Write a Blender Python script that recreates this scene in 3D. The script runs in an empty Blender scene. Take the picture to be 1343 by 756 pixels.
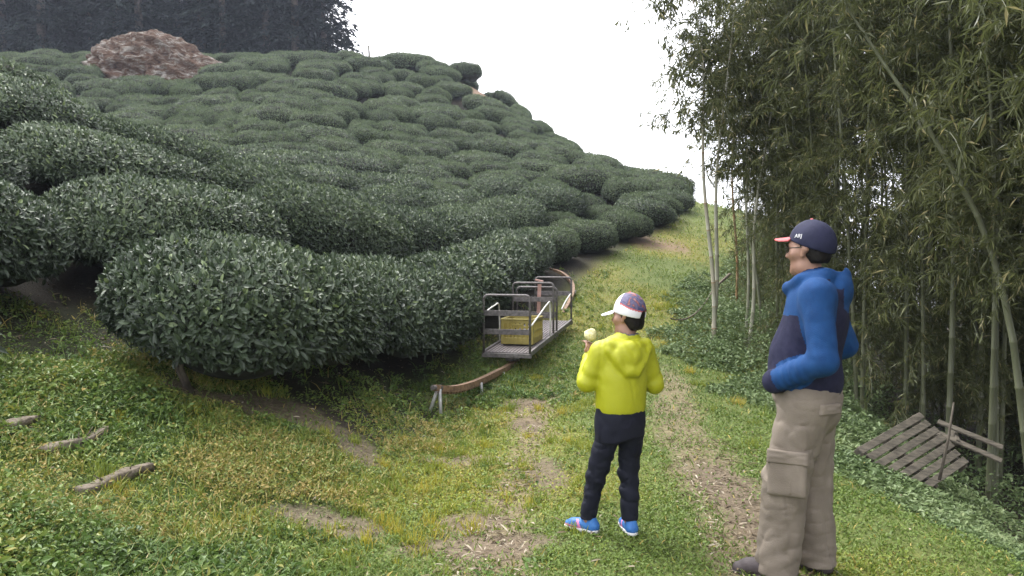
import bpy, math, numpy as np
from mathutils import Vector, Matrix
R = np.random.default_rng(11)
rad = math.radians
S = bpy.context.scene
COL = S.collection
# ------------------------------------------------------------------ camera frame
F = 1054.0; CX = 671.5; CY = 378.0; CAMZ = 1.6; PITCH = rad(2.34)
def ray(px, py):
    a = (px-CX)/F; b = (CY-py)/F
    d = np.array([a, math.cos(PITCH)+b*math.sin(PITCH), -math.sin(PITCH)+b*math.cos(PITCH)])
    return d/d[1]
def at(px, py, Y):                       # a point at depth Y
    d = ray(px, py)*Y
    return np.array([d[0], d[1], d[2]+CAMZ])
def tpx(px): return (px-CX)/F
# ------------------------------------------------------------------ noise
def _h(ix, iy, iz, seed):
    n = (ix*374761393 + iy*668265263 + iz*2147483647 + seed*1274126177) & 0xffffffff
    n = ((n ^ (n >> 13))*1274126177) & 0xffffffff
    n = n ^ (n >> 16)
    return (n & 0xffff)/65535.0
def vnoise(x, y, z=0.0, seed=0):
    x, y, z = np.broadcast_arrays(np.asarray(x, float), np.asarray(y, float), np.asarray(z, float))
    xi = np.floor(x).astype(np.int64); yi = np.floor(y).astype(np.int64); zi = np.floor(z).astype(np.int64)
    u = x-xi; v = y-yi; w = z-zi
    u = u*u*(3-2*u); v = v*v*(3-2*v); w = w*w*(3-2*w)
    r = 0
    for a in (0, 1):
        for b in (0, 1):
            for c in (0, 1):
                r = r + _h(xi+a, yi+b, zi+c, seed)*(u if a else 1-u)*(v if b else 1-v)*(w if c else 1-w)
    return r*2-1
def fbm(x, y, z=0.0, seed=0, oct=4):
    r = 0; a = 1.0; s = 0
    for i in range(oct):
        r = r + a*vnoise(np.asarray(x)*2**i, np.asarray(y)*2**i, np.asarray(z)*2**i, seed+i*7); s += a; a *= .5
    return r/s
def sstep(a, b, x):
    t = np.clip((x-a)/(b-a), 0, 1); return t*t*(3-2*t)
# ------------------------------------------------------------------ mesh helpers
def mesh(name, V, faces, mats=(), midx=None, tint=None, smooth=False, cols=None):
    V = np.asarray(V, np.float32)
    if not isinstance(faces, (list, tuple)): faces = [faces]
    faces = [np.asarray(f, np.int32) for f in faces if len(f)]
    me = bpy.data.meshes.new(name)
    me.vertices.add(len(V)); me.vertices.foreach_set('co', V.ravel())
    loops = np.concatenate([f.ravel() for f in faces])
    cnt = np.concatenate([np.full(len(f), f.shape[1], np.int32) for f in faces])
    st = np.concatenate([[0], np.cumsum(cnt)[:-1]]).astype(np.int32)
    me.loops.add(len(loops)); me.loops.foreach_set('vertex_index', loops)
    me.polygons.add(len(cnt)); me.polygons.foreach_set('loop_start', st)
    me.update(calc_edges=True)
    if midx is not None: me.polygons.foreach_set('material_index', np.asarray(midx, np.int32))
    me.polygons.foreach_set('use_smooth', np.full(len(cnt), bool(smooth)))
    if tint is not None:
        a = me.attributes.new('tint', 'FLOAT', 'POINT'); a.data.foreach_set('value', np.asarray(tint, np.float32))
    if cols is not None:
        a = me.attributes.new('cover', 'FLOAT_COLOR', 'POINT'); a.data.foreach_set('color', np.asarray(cols, np.float32).ravel())
    for m in mats: me.materials.append(m)
    me.validate(); me.update()
    return me
def link(name, me, parent=None, loc=None):
    o = bpy.data.objects.new(name, me); COL.objects.link(o)
    if parent is not None: o.parent = parent
    if loc is not None: o.location = loc
    return o
def tag(o, label=None, cat=None, group=None, kind=None):
    if label: o['label'] = label
    if cat: o['category'] = cat
    if group: o['group'] = group
    if kind: o['kind'] = kind
    return o
def empty(name, loc=(0, 0, 0), rz=0):
    o = bpy.data.objects.new(name, None); COL.objects.link(o); o.location = loc; o.rotation_euler = (0, 0, rz)
    o.empty_display_size = .1
    return o
class MB:
    """collects pieces of one part"""
    def __init__(s): s.V = []; s.Q = []; s.T = []; s.n = 0; s.t = []
    def add(s, V, Q=None, T=None, tint=None):
        V = np.asarray(V, float)
        if Q is not None and len(Q): s.Q.append(np.asarray(Q, int)+s.n)
        if T is not None and len(T): s.T.append(np.asarray(T, int)+s.n)
        s.V.append(V); s.n += len(V)
        s.t.append(np.full(len(V), .5) if tint is None else np.broadcast_to(tint, (len(V),)))
    def tube(s, pts, r, n=8, cap=True, tint=None):
        P = np.asarray(pts, float); m = len(P)
        r = np.broadcast_to(np.asarray(r, float), (m,))
        T = np.gradient(P, axis=0); T /= np.linalg.norm(T, axis=1)[:, None]+1e-9
        ref = np.array([0, 0, 1.]) if abs(T[0][2]) < .9 else np.array([1., 0, 0])
        V = []
        u = np.cross(T[0], ref); u /= np.linalg.norm(u)
        for i in range(m):
            u = u-T[i]*np.dot(u, T[i]); u /= np.linalg.norm(u)+1e-9
            w = np.cross(T[i], u)
            a = np.arange(n)*2*math.pi/n
            V.append(P[i]+r[i]*(np.cos(a)[:, None]*u+np.sin(a)[:, None]*w))
        V = np.concatenate(V)
        Q = [[i*n+j, i*n+(j+1) % n, (i+1)*n+(j+1) % n, (i+1)*n+j] for i in range(m-1) for j in range(n)]
        Tt = []
        if cap:
            V = np.concatenate([V, P[:1], P[-1:]]); c0 = m*n; c1 = c0+1
            for j in range(n):
                Tt.append([c0, (j+1) % n, j]); Tt.append([c1, (m-1)*n+j, (m-1)*n+(j+1) % n])
        s.add(V, Q, Tt, tint)
    def box(s, c, half, M=None, bev=.003, tint=None):
        h = np.asarray(half, float); b = min(bev, .45*h.min())
        V = []
        for ax in range(3):
            for sg in (-1, 1):
                for (i, j) in ((-1, -1), (1, -1), (1, 1), (-1, 1)):
                    v = np.zeros(3); v[ax] = sg*h[ax]; o1, o2 = (ax+1) % 3, (ax+2) % 3
                    v[o1] = i*(h[o1]-b); v[o2] = j*(h[o2]-b); V.append(v)
        V = np.array(V); Q = [[4*k+q for q in range(4)] if k % 2 else [4*k+3-q for q in range(4)] for k in range(6)]
        def vid(ax, sg, a):
            o1, o2 = (ax+1) % 3, (ax+2) % 3; i, j = a[o1], a[o2]
            return 4*(2*ax+(sg > 0))+[(-1, -1), (1, -1), (1, 1), (-1, 1)].index((i, j))
        T = []
        for sx in (-1, 1):
            for sy in (-1, 1):
                for sz in (-1, 1):
                    a = (sx, sy, sz); T.append([vid(0, sx, a), vid(1, sy, a), vid(2, sz, a)])
        for ax in range(3):
            o1, o2 = (ax+1) % 3, (ax+2) % 3
            for s1 in (-1, 1):
                for s2 in (-1, 1):
                    a = [0, 0, 0]; b2 = [0, 0, 0]
                    a[ax] = -1; a[o1] = s1; a[o2] = s2; b2[ax] = 1; b2[o1] = s1; b2[o2] = s2
                    Q.append([vid(o1, s1, a), vid(o1, s1, b2), vid(o2, s2, b2), vid(o2, s2, a)])
        if M is not None: V = V @ np.asarray(M, float).T
        s.add(V+np.asarray(c, float), Q, T, tint)
    def bar(s, a, b, w, h, up=(0, 0, 1), bev=.003, tint=None):
        a = np.asarray(a, float); b = np.asarray(b, float); d = b-a; L = np.linalg.norm(d); d /= L
        u = np.asarray(up, float); sd = np.cross(d, u); sd /= np.linalg.norm(sd)+1e-9; u = np.cross(sd, d)
        s.box((a+b)/2, (w/2, L/2, h/2), np.stack([sd, d, u], 1), bev, tint)
    def build(s, name, mats, parent=None, smooth=False, loc=None):
        fs = []
        if s.Q: fs.append(np.concatenate(s.Q))
        if s.T: fs.append(np.concatenate(s.T))
        return link(name, mesh(name, np.concatenate(s.V), fs, mats if isinstance(mats, (list, tuple)) else [mats], None, np.concatenate(s.t), smooth), parent, loc)
def nrm(v): return v/(np.linalg.norm(v, axis=-1, keepdims=True)+1e-9)
def leaves(P, D, N, L, W, kind='diamond', fold=.25, curl=0.0):
    """leaf faces: base P, direction D, face normal N -> verts, [tris], per leaf vertex count"""
    D = nrm(D); N = nrm(N-D*np.sum(N*D, -1, keepdims=True)); B = np.cross(D, N)
    L = np.broadcast_to(L, (len(P),))[:, None]; W = np.broadcast_to(W, (len(P),))[:, None]
    i = np.arange(len(P))[:, None]
    if kind == 'diamond':
        V = np.stack([P, P+D*L*.42+B*W*.5+N*W*fold, P+D*L-N*L*curl, P+D*L*.42-B*W*.5+N*W*fold], 1)
        T = np.concatenate([i*4+np.array([[0, 1, 2]]), i*4+np.array([[0, 2, 3]])]); k = 4
    elif kind == 'blade':
        V = np.stack([P-B*W*.5, P+B*W*.5, P+D*L*.55+B*W*.36+N*L*.05, P+D*L*.55-B*W*.36+N*L*.05, P+D*L-N*L*curl], 1)
        T = np.concatenate([i*5+np.array([[0, 1, 2]]), i*5+np.array([[0, 2, 3]]), i*5+np.array([[3, 2, 4]])]); k = 5
    else:
        m1 = P+D*L*.33-N*L*curl*.1; m2 = P+D*L*.7-N*L*curl*.45
        V = np.stack([P, m1, m1+B*W*.46+N*W*fold, m1-B*W*.46+N*W*fold, m2, m2+B*W*.4+N*W*fold, m2-B*W*.4+N*W*fold, P+D*L-N*L*curl], 1)
        T = np.concatenate([i*8+np.array([q]) for q in ([0, 2, 1], [0, 1, 3], [1, 2, 5], [1, 5, 4], [1, 4, 6], [1, 6, 3], [4, 5, 7], [4, 7, 6])]); k = 8
    return V.reshape(-1, 3), T, k
# ------------------------------------------------------------------ materials
def newmat(name):
    m = bpy.data.materials.new(name); m.use_nodes = True
    nt = m.node_tree; b = nt.nodes['Principled BSDF']
    return m, nt, b
def ramp(nt, cols):
    r = nt.nodes.new('ShaderNodeValToRGB'); e = r.color_ramp.elements
    while len(e) < len(cols): e.new(.5)
    for i, (p, c) in enumerate(cols): e[i].position = p; e[i].color = (*c, 1)
    return r
def foliage_mat(name, cols, rough=.45, spec=.5, transl=.0, tcol=None):
    m, nt, b = newmat(name)
    a = nt.nodes.new('ShaderNodeAttribute'); a.attribute_name = 'tint'
    r = ramp(nt, cols); nt.links.new(a.outputs['Fac'], r.inputs[0])
    nt.links.new(r.outputs[0], b.inputs['Base Color'])
    b.inputs['Roughness'].default_value = rough; b.inputs['Specular IOR Level'].default_value = spec
    if transl:
        t = nt.nodes.new('ShaderNodeBsdfTranslucent'); mx = nt.nodes.new('ShaderNodeMixShader'); mx.inputs[0].default_value = transl
        if tcol: t.inputs[0].default_value = (*tcol, 1)
        else: nt.links.new(r.outputs[0], t.inputs[0])
        nt.links.new(b.outputs[0], mx.inputs[1]); nt.links.new(t.outputs[0], mx.inputs[2])
        nt.links.new(mx.outputs[0], nt.nodes['Material Output'].inputs[0])
    return m
def plain_mat(name, c1, c2=None, rough=.7, scale=8, spec=.4, bump=.0, bscale=60, metal=0, detail=5, stretch=None):
    m, nt, b = newmat(name)
    tc = nt.nodes.new('ShaderNodeTexCoord'); src = tc.outputs['Object']
    if stretch:
        mp = nt.nodes.new('ShaderNodeMapping'); mp.inputs['Scale'].default_value = stretch
        nt.links.new(src, mp.inputs[0]); src = mp.outputs[0]
    n = nt.nodes.new('ShaderNodeTexNoise'); n.inputs['Scale'].default_value = scale; n.inputs['Detail'].default_value = detail
    nt.links.new(src, n.inputs['Vector'])
    r = ramp(nt, [(.32, c1), (.68, c2 or c1)]); nt.links.new(n.outputs[0], r.inputs[0]); nt.links.new(r.outputs[0], b.inputs['Base Color'])
    b.inputs['Roughness'].default_value = rough; b.inputs['Specular IOR Level'].default_value = spec; b.inputs['Metallic'].default_value = metal
    if bump:
        n2 = nt.nodes.new('ShaderNodeTexNoise'); n2.inputs['Scale'].default_value = bscale; n2.inputs['Detail'].default_value = 4
        nt.links.new(src, n2.inputs['Vector'])
        bp = nt.nodes.new('ShaderNodeBump'); bp.inputs['Strength'].default_value = bump; bp.inputs['Distance'].default_value = .01
        nt.links.new(n2.outputs[0], bp.inputs['Height']); nt.links.new(bp.outputs[0], b.inputs['Normal'])
    return m
M = {}
M['tea'] = foliage_mat('tea leaf', [(0, (.022, .034, .019)), (.45, (.050, .075, .038)), (.8, (.10, .134, .066)), (1, (.16, .21, .08))], .50, .42, .14)
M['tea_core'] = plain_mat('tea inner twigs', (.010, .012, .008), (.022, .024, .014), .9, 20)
M['stem'] = plain_mat('tea stem bark', (.05, .04, .03), (.10, .085, .065), .9, 14, bump=.4)
M['bamboo_leaf'] = foliage_mat('bamboo leaf', [(0, (.046, .056, .020)), (.5, (.105, .118, .042)), (.85, (.18, .182, .068)), (1, (.33, .28, .14))], .5, .4, .40)
M['culm'] = foliage_mat('bamboo culm', [(0, (.05, .055, .03)), (.5, (.14, .15, .085)), (.78, (.34, .33, .26)), (1, (.24, .13, .05))], .5, .4)
M['conifer'] = foliage_mat('conifer needles', [(0, (.005, .009, .009)), (.6, (.011, .018, .016)), (1, (.026, .038, .026))], .7, .2)
M['bark'] = plain_mat('conifer bark', (.05, .04, .032), (.13, .11, .095), .9, 6, bump=.6, bscale=20)
M['grass'] = foliage_mat('grass blade', [(0, (0.0672, 0.1176, 0.0224)), (.35, (0.14, 0.2016, 0.04032)), (.7, (0.2464, 0.2744, 0.0336)), (.9, (0.3696, 0.3136, 0.0392)), (1, (0.4256, 0.336, 0.112))], .55, .3, .25)
M['weed'] = foliage_mat('weed leaf', [(0, (0.0448, 0.084, 0.02016)), (.45, (0.0952, 0.1624, 0.0336)), (.75, (0.168, 0.2184, 0.0448)), (.92, (0.2408, 0.224, 0.0504)), (1, (0.3024, 0.2352, 0.0728))], .5, .35, .22)
M['under'] = foliage_mat('undergrowth leaf', [(0, (0.0455, 0.078, 0.0286)), (.5, (0.1105, 0.1625, 0.0598)), (.85, (0.1885, 0.2405, 0.104)), (1, (0.286, 0.26, 0.13))], .55, .3, .2)
M['litter'] = foliage_mat('dead bamboo leaf', [(0, (.10, .07, .042)), (.5, (.21, .165, .105)), (1, (.40, .35, .27))], .7, .3, .1)
# ------------------------------------------------------------------ terrain
TBL = [
 (-1.5, [(2, .8), (4, 2.0), (6, 3.2), (10, 4.4), (30, 8), (60, 15)]),
 (-.9, [(2, .25), (3, .55), (5, 1.3), (7, 2.5), (9, 3.5), (12, 4.2), (20, 5), (30, 7.4), (45, 12), (60, 13)]),
 (tpx(0), [(2, .05), (3.3, .26), (4.5, .58), (6.2, 1.0), (7, 1.27), (9.6, 2.85), (11, 3.55), (13, 4.0), (20, 4.5), (30, 7), (42, 11.5), (46, 12), (60, 12.5)]),
 (tpx(200), [(2, 0), (4, .22), (5, .42), (6, .68), (8, 1.32), (10, 2.0), (12.5, 2.75), (16, 2.9), (22, 3.6), (30, 6.2), (38, 9.6), (43, 11.7), (50, 12), (60, 12.5)]),
 (tpx(400), [(2, 0), (4, .08), (6, .36), (7, .62), (10, 1.28), (13, 1.9), (16.5, 2.6), (19, 3.3), (24, 4.5), (30, 7), (36, 9.4), (42, 11.6), (48, 11.6), (60, 10.5)]),
 (tpx(555), [(2, 0), (6, -.02), (7.6, -.04), (8.4, .10), (9.3, .45), (14, 1.2), (20, 2.3), (28, 4.5), (36, 7.9), (43, 11.5), (46, 11.8), (50, 10.8), (60, 8.5)]),
 (tpx(600), [(2, 0), (6, .0), (8, .02), (9.6, .42), (14.5, 1.15), (20, 2.25), (28, 4.4), (36, 7.7), (43, 11.4), (46, 11.6), (50, 10.6), (60, 8)]),
 (tpx(690), [(2, 0), (8, .05), (9.4, .16), (12, .6), (16, 1.3), (22, 2.5), (28, 4.3), (36, 6.8), (41, 8.5), (44, 8.5), (50, 7), (60, 6)]),
 (tpx(750), [(2, 0), (9, .1), (12, .38), (15, .9), (18, 1.5), (22, 2.45), (28, 4.1), (36, 5.7), (38, 5.8), (44, 5), (60, 3)]),
 (tpx(850), [(2, 0), (10, .12), (14, .62), (18, 1.3), (21, 1.9), (26, 3.0), (33, 4.3), (36, 4.3), (45, 3), (60, 1)]),
 (tpx(930), [(2, 0), (10, .1), (13, .4), (16, .85), (20, 1.55), (25, 2.6), (29, 3.5), (31, 3.55), (36, 2.9), (45, 1), (60, -2)]),
 (tpx(1000), [(2, 0), (9, .0), (12, .1), (16, .5), (20, 1.2), (25, 2.3), (29, 3.2), (31, 3.2), (36, 2.4), (45, 1), (60, -2)]),
 (tpx(1090), [(2, 0), (6, .0), (8.5, -.05), (11, -.35), (15, -.5), (20, .0), (30, 1.8), (40, 1), (60, -2)]),
 (tpx(1200), [(2, 0), (5, -.0), (6.2, -.1), (7.2, -.5), (10, -1.1), (20, -1.4), (40, -1), (60, -3)]),
 (tpx(1343), [(2, 0), (3.8, -.0), (4.6, -.12), (6, -.75), (10, -1.5), (30, -2), (60, -4)]),
 (1.0, [(2, 0), (2.8, -.08), (4.0, -.7), (6, -1.4), (10, -2), (60, -5)]),
 (1.7, [(2, -.3), (4, -1.2), (8, -2), (60, -6)]),
]
GS = .25; GX0, GX1, GY0, GY1 = -60, 50, -12, 80
gx = np.arange(GX0, GX1+GS, GS); gy = np.arange(GY0, GY1+GS, GS)
def _base():
    ts = np.array([t for t, _ in TBL])
    ycl = np.maximum(gy, 2.0)
    prof = np.stack([np.interp(ycl, [a for a, _ in c], [b for _, b in c]) for _, c in TBL])   # cols x ny
    Xg, Yg = np.meshgrid(gx, gy, indexing='ij')
    T = np.clip(Xg/np.maximum(Yg, 2.0), ts[0], ts[-1])
    k = np.clip(np.searchsorted(ts, T)-1, 0, len(ts)-2)
    w = (T-ts[k])/(ts[k+1]-ts[k])
    j = np.broadcast_to(np.arange(len(gy)), T.shape)
    Z = prof[k, j]*(1-w)+prof[k+1, j]*w
    def blur(Z, r):
        for ax in (0, 1):
            P = np.pad(Z, [(r, r) if a == ax else (0, 0) for a in (0, 1)], mode='edge'); c = np.cumsum(P, ax)
            c = np.concatenate([np.zeros_like(np.take(c, [0], ax)), c], ax); n = 2*r+1
            Z = (np.take(c, range(n, c.shape[ax]), ax)-np.take(c, range(0, c.shape[ax]-n), ax))/n
        return Z
    Zs = blur(blur(Z, 1), 1); Zf = blur(blur(Z, 5), 4)
    wf = sstep(9, 20, Yg)
    return Zs*(1-wf)+Zf*wf
GZ = _base()
def hbase(x, y):
    fx = np.clip((np.asarray(x, float)-GX0)/GS, 0, len(gx)-1.001); fy = np.clip((np.asarray(y, float)-GY0)/GS, 0, len(gy)-1.001)
    i = fx.astype(int); j = fy.astype(int); u = fx-i; v = fy-j
    return GZ[i, j]*(1-u)*(1-v)+GZ[i+1, j]*u*(1-v)+GZ[i, j+1]*(1-u)*v+GZ[i+1, j+1]*u*v
def H(x, y):
    x = np.asarray(x, float); y = np.asarray(y, float)
    far = sstep(60, 200, np.hypot(x, y))
    return hbase(x, y)+.035*fbm(x*1.1, y*1.1, 0, 3, 3)+.012*fbm(x*6, y*6, 0, 9, 2)-14*far
def G(px, py):                                # where the view line through a pixel meets the ground
    d = ray(px, py); ys = np.concatenate([np.arange(2.2, 12, .02), np.arange(12, 60, .1)])
    z = CAMZ+d[2]*ys; g = hbase(d[0]*ys, ys); k = np.argmax(z <= g)
    y = ys[k] if (z <= g).any() else 50
    return np.array([d[0]*y, y, float(H(d[0]*y, y))])
# row line beside the path (axis of the lowest tea row)
ROW = np.array([(-3.6, 3.4), (-2.75, 5.0), (-2.15, 6.2), (-1.5, 7.8), (-.9, 9.4), (-.05, 11.6), (.55, 13.6), (1.1, 16.0), (2.1, 19.0), (3.5, 21.8), (4.9, 25.0), (5.9, 28.5), (6.5, 33)])
_rs = np.concatenate([[0], np.cumsum(np.linalg.norm(np.diff(ROW, axis=0), axis=1))])
def rowpt(s, u=0.0):
    x = np.interp(s, _rs, ROW[:, 0]); y = np.interp(s, _rs, ROW[:, 1])
    dx = np.interp(s+1, _rs, ROW[:, 0])-np.interp(s-1, _rs, ROW[:, 0]); dy = np.interp(s+1, _rs, ROW[:, 1])-np.interp(s-1, _rs, ROW[:, 1])
    n = np.hypot(dx, dy)+1e-9
    return np.stack([x-u*dy/n, y+u*dx/n], -1)
S_A = float(np.interp(6.5, ROW[:, 1], _rs))
_dense = np.array([rowpt(s) for s in np.linspace(0, _rs[-1], 260)])
def left_of_row(x, y):                        # signed distance to the row line, + on the hill side
    P = np.stack([np.ravel(x), np.ravel(y)], -1); out = np.empty(len(P))
    for k in range(0, len(P), 20000):
        d = P[k:k+20000, None, :]-_dense[None]; q = (d**2).sum(-1); i = q.argmin(1)
        i2 = np.clip(i, 1, len(_dense)-2); tg = _dense[i2+1]-_dense[i2-1]
        dd = d[np.arange(len(i)), i]
        sg = np.sqrt(q[np.arange(len(i)), i])*np.sign(tg[:, 0]*dd[:, 1]-tg[:, 1]*dd[:, 0])
        out[k:k+20000] = np.where(i*_rs[-1]/259 < S_A, sg-1.9, sg)     # the lowest row ends at the big front bush; open weeds beyond it
    return out.reshape(np.shape(x))
PATHY = np.array([0, 4, 8, 12, 15, 18, 21, 25, 29, 34, 50])
PATHX = np.array([.2, .5, .9, 1.6, 2.3, 3.4, 5.0, 6.5, 7.4, 8, 9])
def gauss(x, y, cx, cy, rx, ry, ang=0):
    c, s = math.cos(ang), math.sin(ang); dx = x-cx; dy = y-cy
    a = (dx*c+dy*s)/rx; b = (-dx*s+dy*c)/ry
    return np.exp(-(a*a+b*b)*1.2)
DIRT = [(430, 682, .50, .26), (602, 606, .36, .26), (640, 722, .55, .22), (320, 535, .8, .22), (400, 545, .5, .3), (470, 590, .25, .35), (690, 560, .2, .3), (950, 640, .32, .9),
        (1000, 700, .25, .6), (720, 620, .2, .6), (690, 530, .3, .3), (35, 570, .2, .1), (620, 690, .3, .2)]
DIRT = [(*G(a, b)[:2], c, d) for a, b, c, d in DIRT]
SOIL = [(*G(628, 128)[:2], .9, 1.8), (*G(612, 104)[:2], .9, 1.3), (*G(775, 272)[:2], 1.15, 1.0), (*G(868, 322)[:2], .7, .6)]
def cover(x, y):
    """dirt, litter, yellow moss, lush green weight per ground point"""
    wob = fbm(x*1.3, y*1.3, 0, 21, 4)
    dirt = 0
    for cx, cy, rx, ry in DIRT: dirt = np.maximum(dirt, gauss(x, y, cx, cy, rx, ry))
    dirt = np.clip(sstep(.30, .75, dirt+wob*.34+.30*fbm(x*5, y*5, 0, 23, 3)*(dirt > .08)), 0, 1)
    soil = 0
    for cx, cy, rx, ry in SOIL: soil = np.maximum(soil, gauss(x, y, cx, cy, rx, ry))
    soil = sstep(.25, .5, soil+wob*.25)
    pc = np.interp(y, PATHY, PATHX); off = x-pc
    track = np.maximum(np.exp(-((off+.62)/.22)**2)*.75, np.exp(-((off-.72)/.30)**2))
    fade = 1-sstep(8, 13, y)
    litter = np.clip(sstep(.25, .8, track*fade+.55*wob), 0, 1)
    lush = sstep(-1.1, -2.0, off+wob*.5)*(1-sstep(9, 13, y))
    lush = np.maximum(lush, sstep(2.0, 2.7, off+wob*.4)*.9)
    yel = sstep(-.25, .45, fbm(x*.55, y*.55, 0, 33, 3)+.25*wob)*(1-lush*.5)
    yel = np.maximum(yel, .8*sstep(.1, .6, gauss(x, y, -2.1, 4.1, .9, .5)+wob*.3))
    return dirt, litter, yel, lush, soil, off
def build_ground():
    def ax(lo, a, b, hi, fine, n):
        core = np.arange(a, b, fine)
        k = (np.arange(1, n+1)/n)**2.2
        return np.concatenate([(a-(a-lo)*k)[::-1], core, b+(hi-b)*k])
    xs = ax(-420, -7, 7, 420, .07, 75); ys = ax(-300, 1.8, 13, 460, .07, 100)
    X, Y = np.meshgrid(xs, ys, indexing='ij'); Z = H(X, Y)
    d, l, ye, lu, so, off = cover(X, Y)
    nx, ny = X.shape; i = np.arange(nx*ny).reshape(nx, ny)
    Q = np.stack([i[:-1, :-1], i[1:, :-1], i[1:, 1:], i[:-1, 1:]], -1).reshape(-1, 4)
    lr = left_of_row(X, Y); tea = np.maximum(sstep(-.6, .1, lr), .85*sstep(-1.5, -.7, lr+.35*fbm(X*1.5, Y*1.5, 0, 44, 3))*(1-sstep(7.6, 8.6, Y))*(lr > -3))*(Y > 2)  # tea: dark humus below the bushes, with their shade put into the colour
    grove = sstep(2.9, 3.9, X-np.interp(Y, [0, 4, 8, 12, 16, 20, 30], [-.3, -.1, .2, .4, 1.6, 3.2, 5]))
    bare = np.array([.135, .102, .074]); tw = np.stack([np.clip(d, 0, 1), l, ye, lu], -1)
    c = np.zeros((nx, ny, 3))
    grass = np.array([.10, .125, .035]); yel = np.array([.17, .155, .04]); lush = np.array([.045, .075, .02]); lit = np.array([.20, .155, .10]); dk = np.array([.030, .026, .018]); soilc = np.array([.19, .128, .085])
    c[:] = grass
    def mx(c, col, w): return c*(1-w[..., None])+col*w[..., None]
    c = mx(c, yel, ye*.8); c = mx(c, lush, lu*.85); c = mx(c, lit, l*.75); c = mx(c, bare, d*.82)
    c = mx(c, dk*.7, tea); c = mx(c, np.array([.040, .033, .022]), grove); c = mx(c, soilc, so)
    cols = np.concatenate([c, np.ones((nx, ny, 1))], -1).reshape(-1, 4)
    m, nt, b = newmat('ground soil and moss')
    a = nt.nodes.new('ShaderNodeAttribute'); a.attribute_name = 'cover'
    n = nt.nodes.new('ShaderNodeTexNoise'); n.inputs['Scale'].default_value = 26; n.inputs['Detail'].default_value = 8; n.inputs['Roughness'].default_value = .7
    tc = nt.nodes.new('ShaderNodeTexCoord'); nt.links.new(tc.outputs['Object'], n.inputs['Vector'])
    r = ramp(nt, [(.25, (.45, .45, .45)), (.75, (1.5, 1.5, 1.5))]); nt.links.new(n.outputs[0], r.inputs[0])
    mxn = nt.nodes.new('ShaderNodeMix'); mxn.data_type = 'RGBA'; mxn.blend_type = 'MULTIPLY'; mxn.inputs[0].default_value = 1
    nt.links.new(a.outputs['Color'], mxn.inputs[6]); nt.links.new(r.outputs[0], mxn.inputs[7]); nt.links.new(mxn.outputs[2], b.inputs['Base Color'])
    b.inputs['Roughness'].default_value = .95; b.inputs['Specular IOR Level'].default_value = .2
    n2 = nt.nodes.new('ShaderNodeTexNoise'); n2.inputs['Scale'].default_value = 60; n2.inputs['Detail'].default_value = 6
    nt.links.new(tc.outputs['Object'], n2.inputs['Vector'])
    bp = nt.nodes.new('ShaderNodeBump'); bp.inputs['Strength'].default_value = .7; bp.inputs['Distance'].default_value = .03
    nt.links.new(n2.outputs[0], bp.inputs['Height']); nt.links.new(bp.outputs[0], b.inputs['Normal'])
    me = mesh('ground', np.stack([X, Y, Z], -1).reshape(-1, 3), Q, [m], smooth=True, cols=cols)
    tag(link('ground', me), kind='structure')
build_ground()
# ------------------------------------------------------------------ ground cover
def scatter(n, y0, y1, t0=-.95, t1=.95, p=1.0):
    u = R.random(n); y = y0*(y1/y0)**(u**p) if p != 1 else y0*(y1/y0)**u
    return (t0+(t1-t0)*R.random(n))*y, y
def cover_obj(name, parts, mat, label):
    V = []; T = []; tn = []; n = 0
    for v, t, tint, k in parts:
        V.append(v); T.append(t+n); n += len(v); tn.append(np.repeat(tint, k))
    me = mesh(name, np.concatenate(V), np.concatenate(T), [mat], tint=np.clip(np.concatenate(tn), 0, 1))
    return tag(link(name, me), label, 'ground cover', kind='stuff')
def tuft(x, y, n_per, spread):
    k = np.repeat(np.arange(len(x)), n_per)
    return x[k]+R.normal(0, 1, len(k))*spread, y[k]+R.normal(0, 1, len(k))*spread
def rand_dir(n, up):                          # random horizontal direction with an upward share
    a = R.random(n)*2*math.pi; u = np.broadcast_to(up, (n,))
    return nrm(np.stack([np.cos(a), np.sin(a), u], -1))
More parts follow.
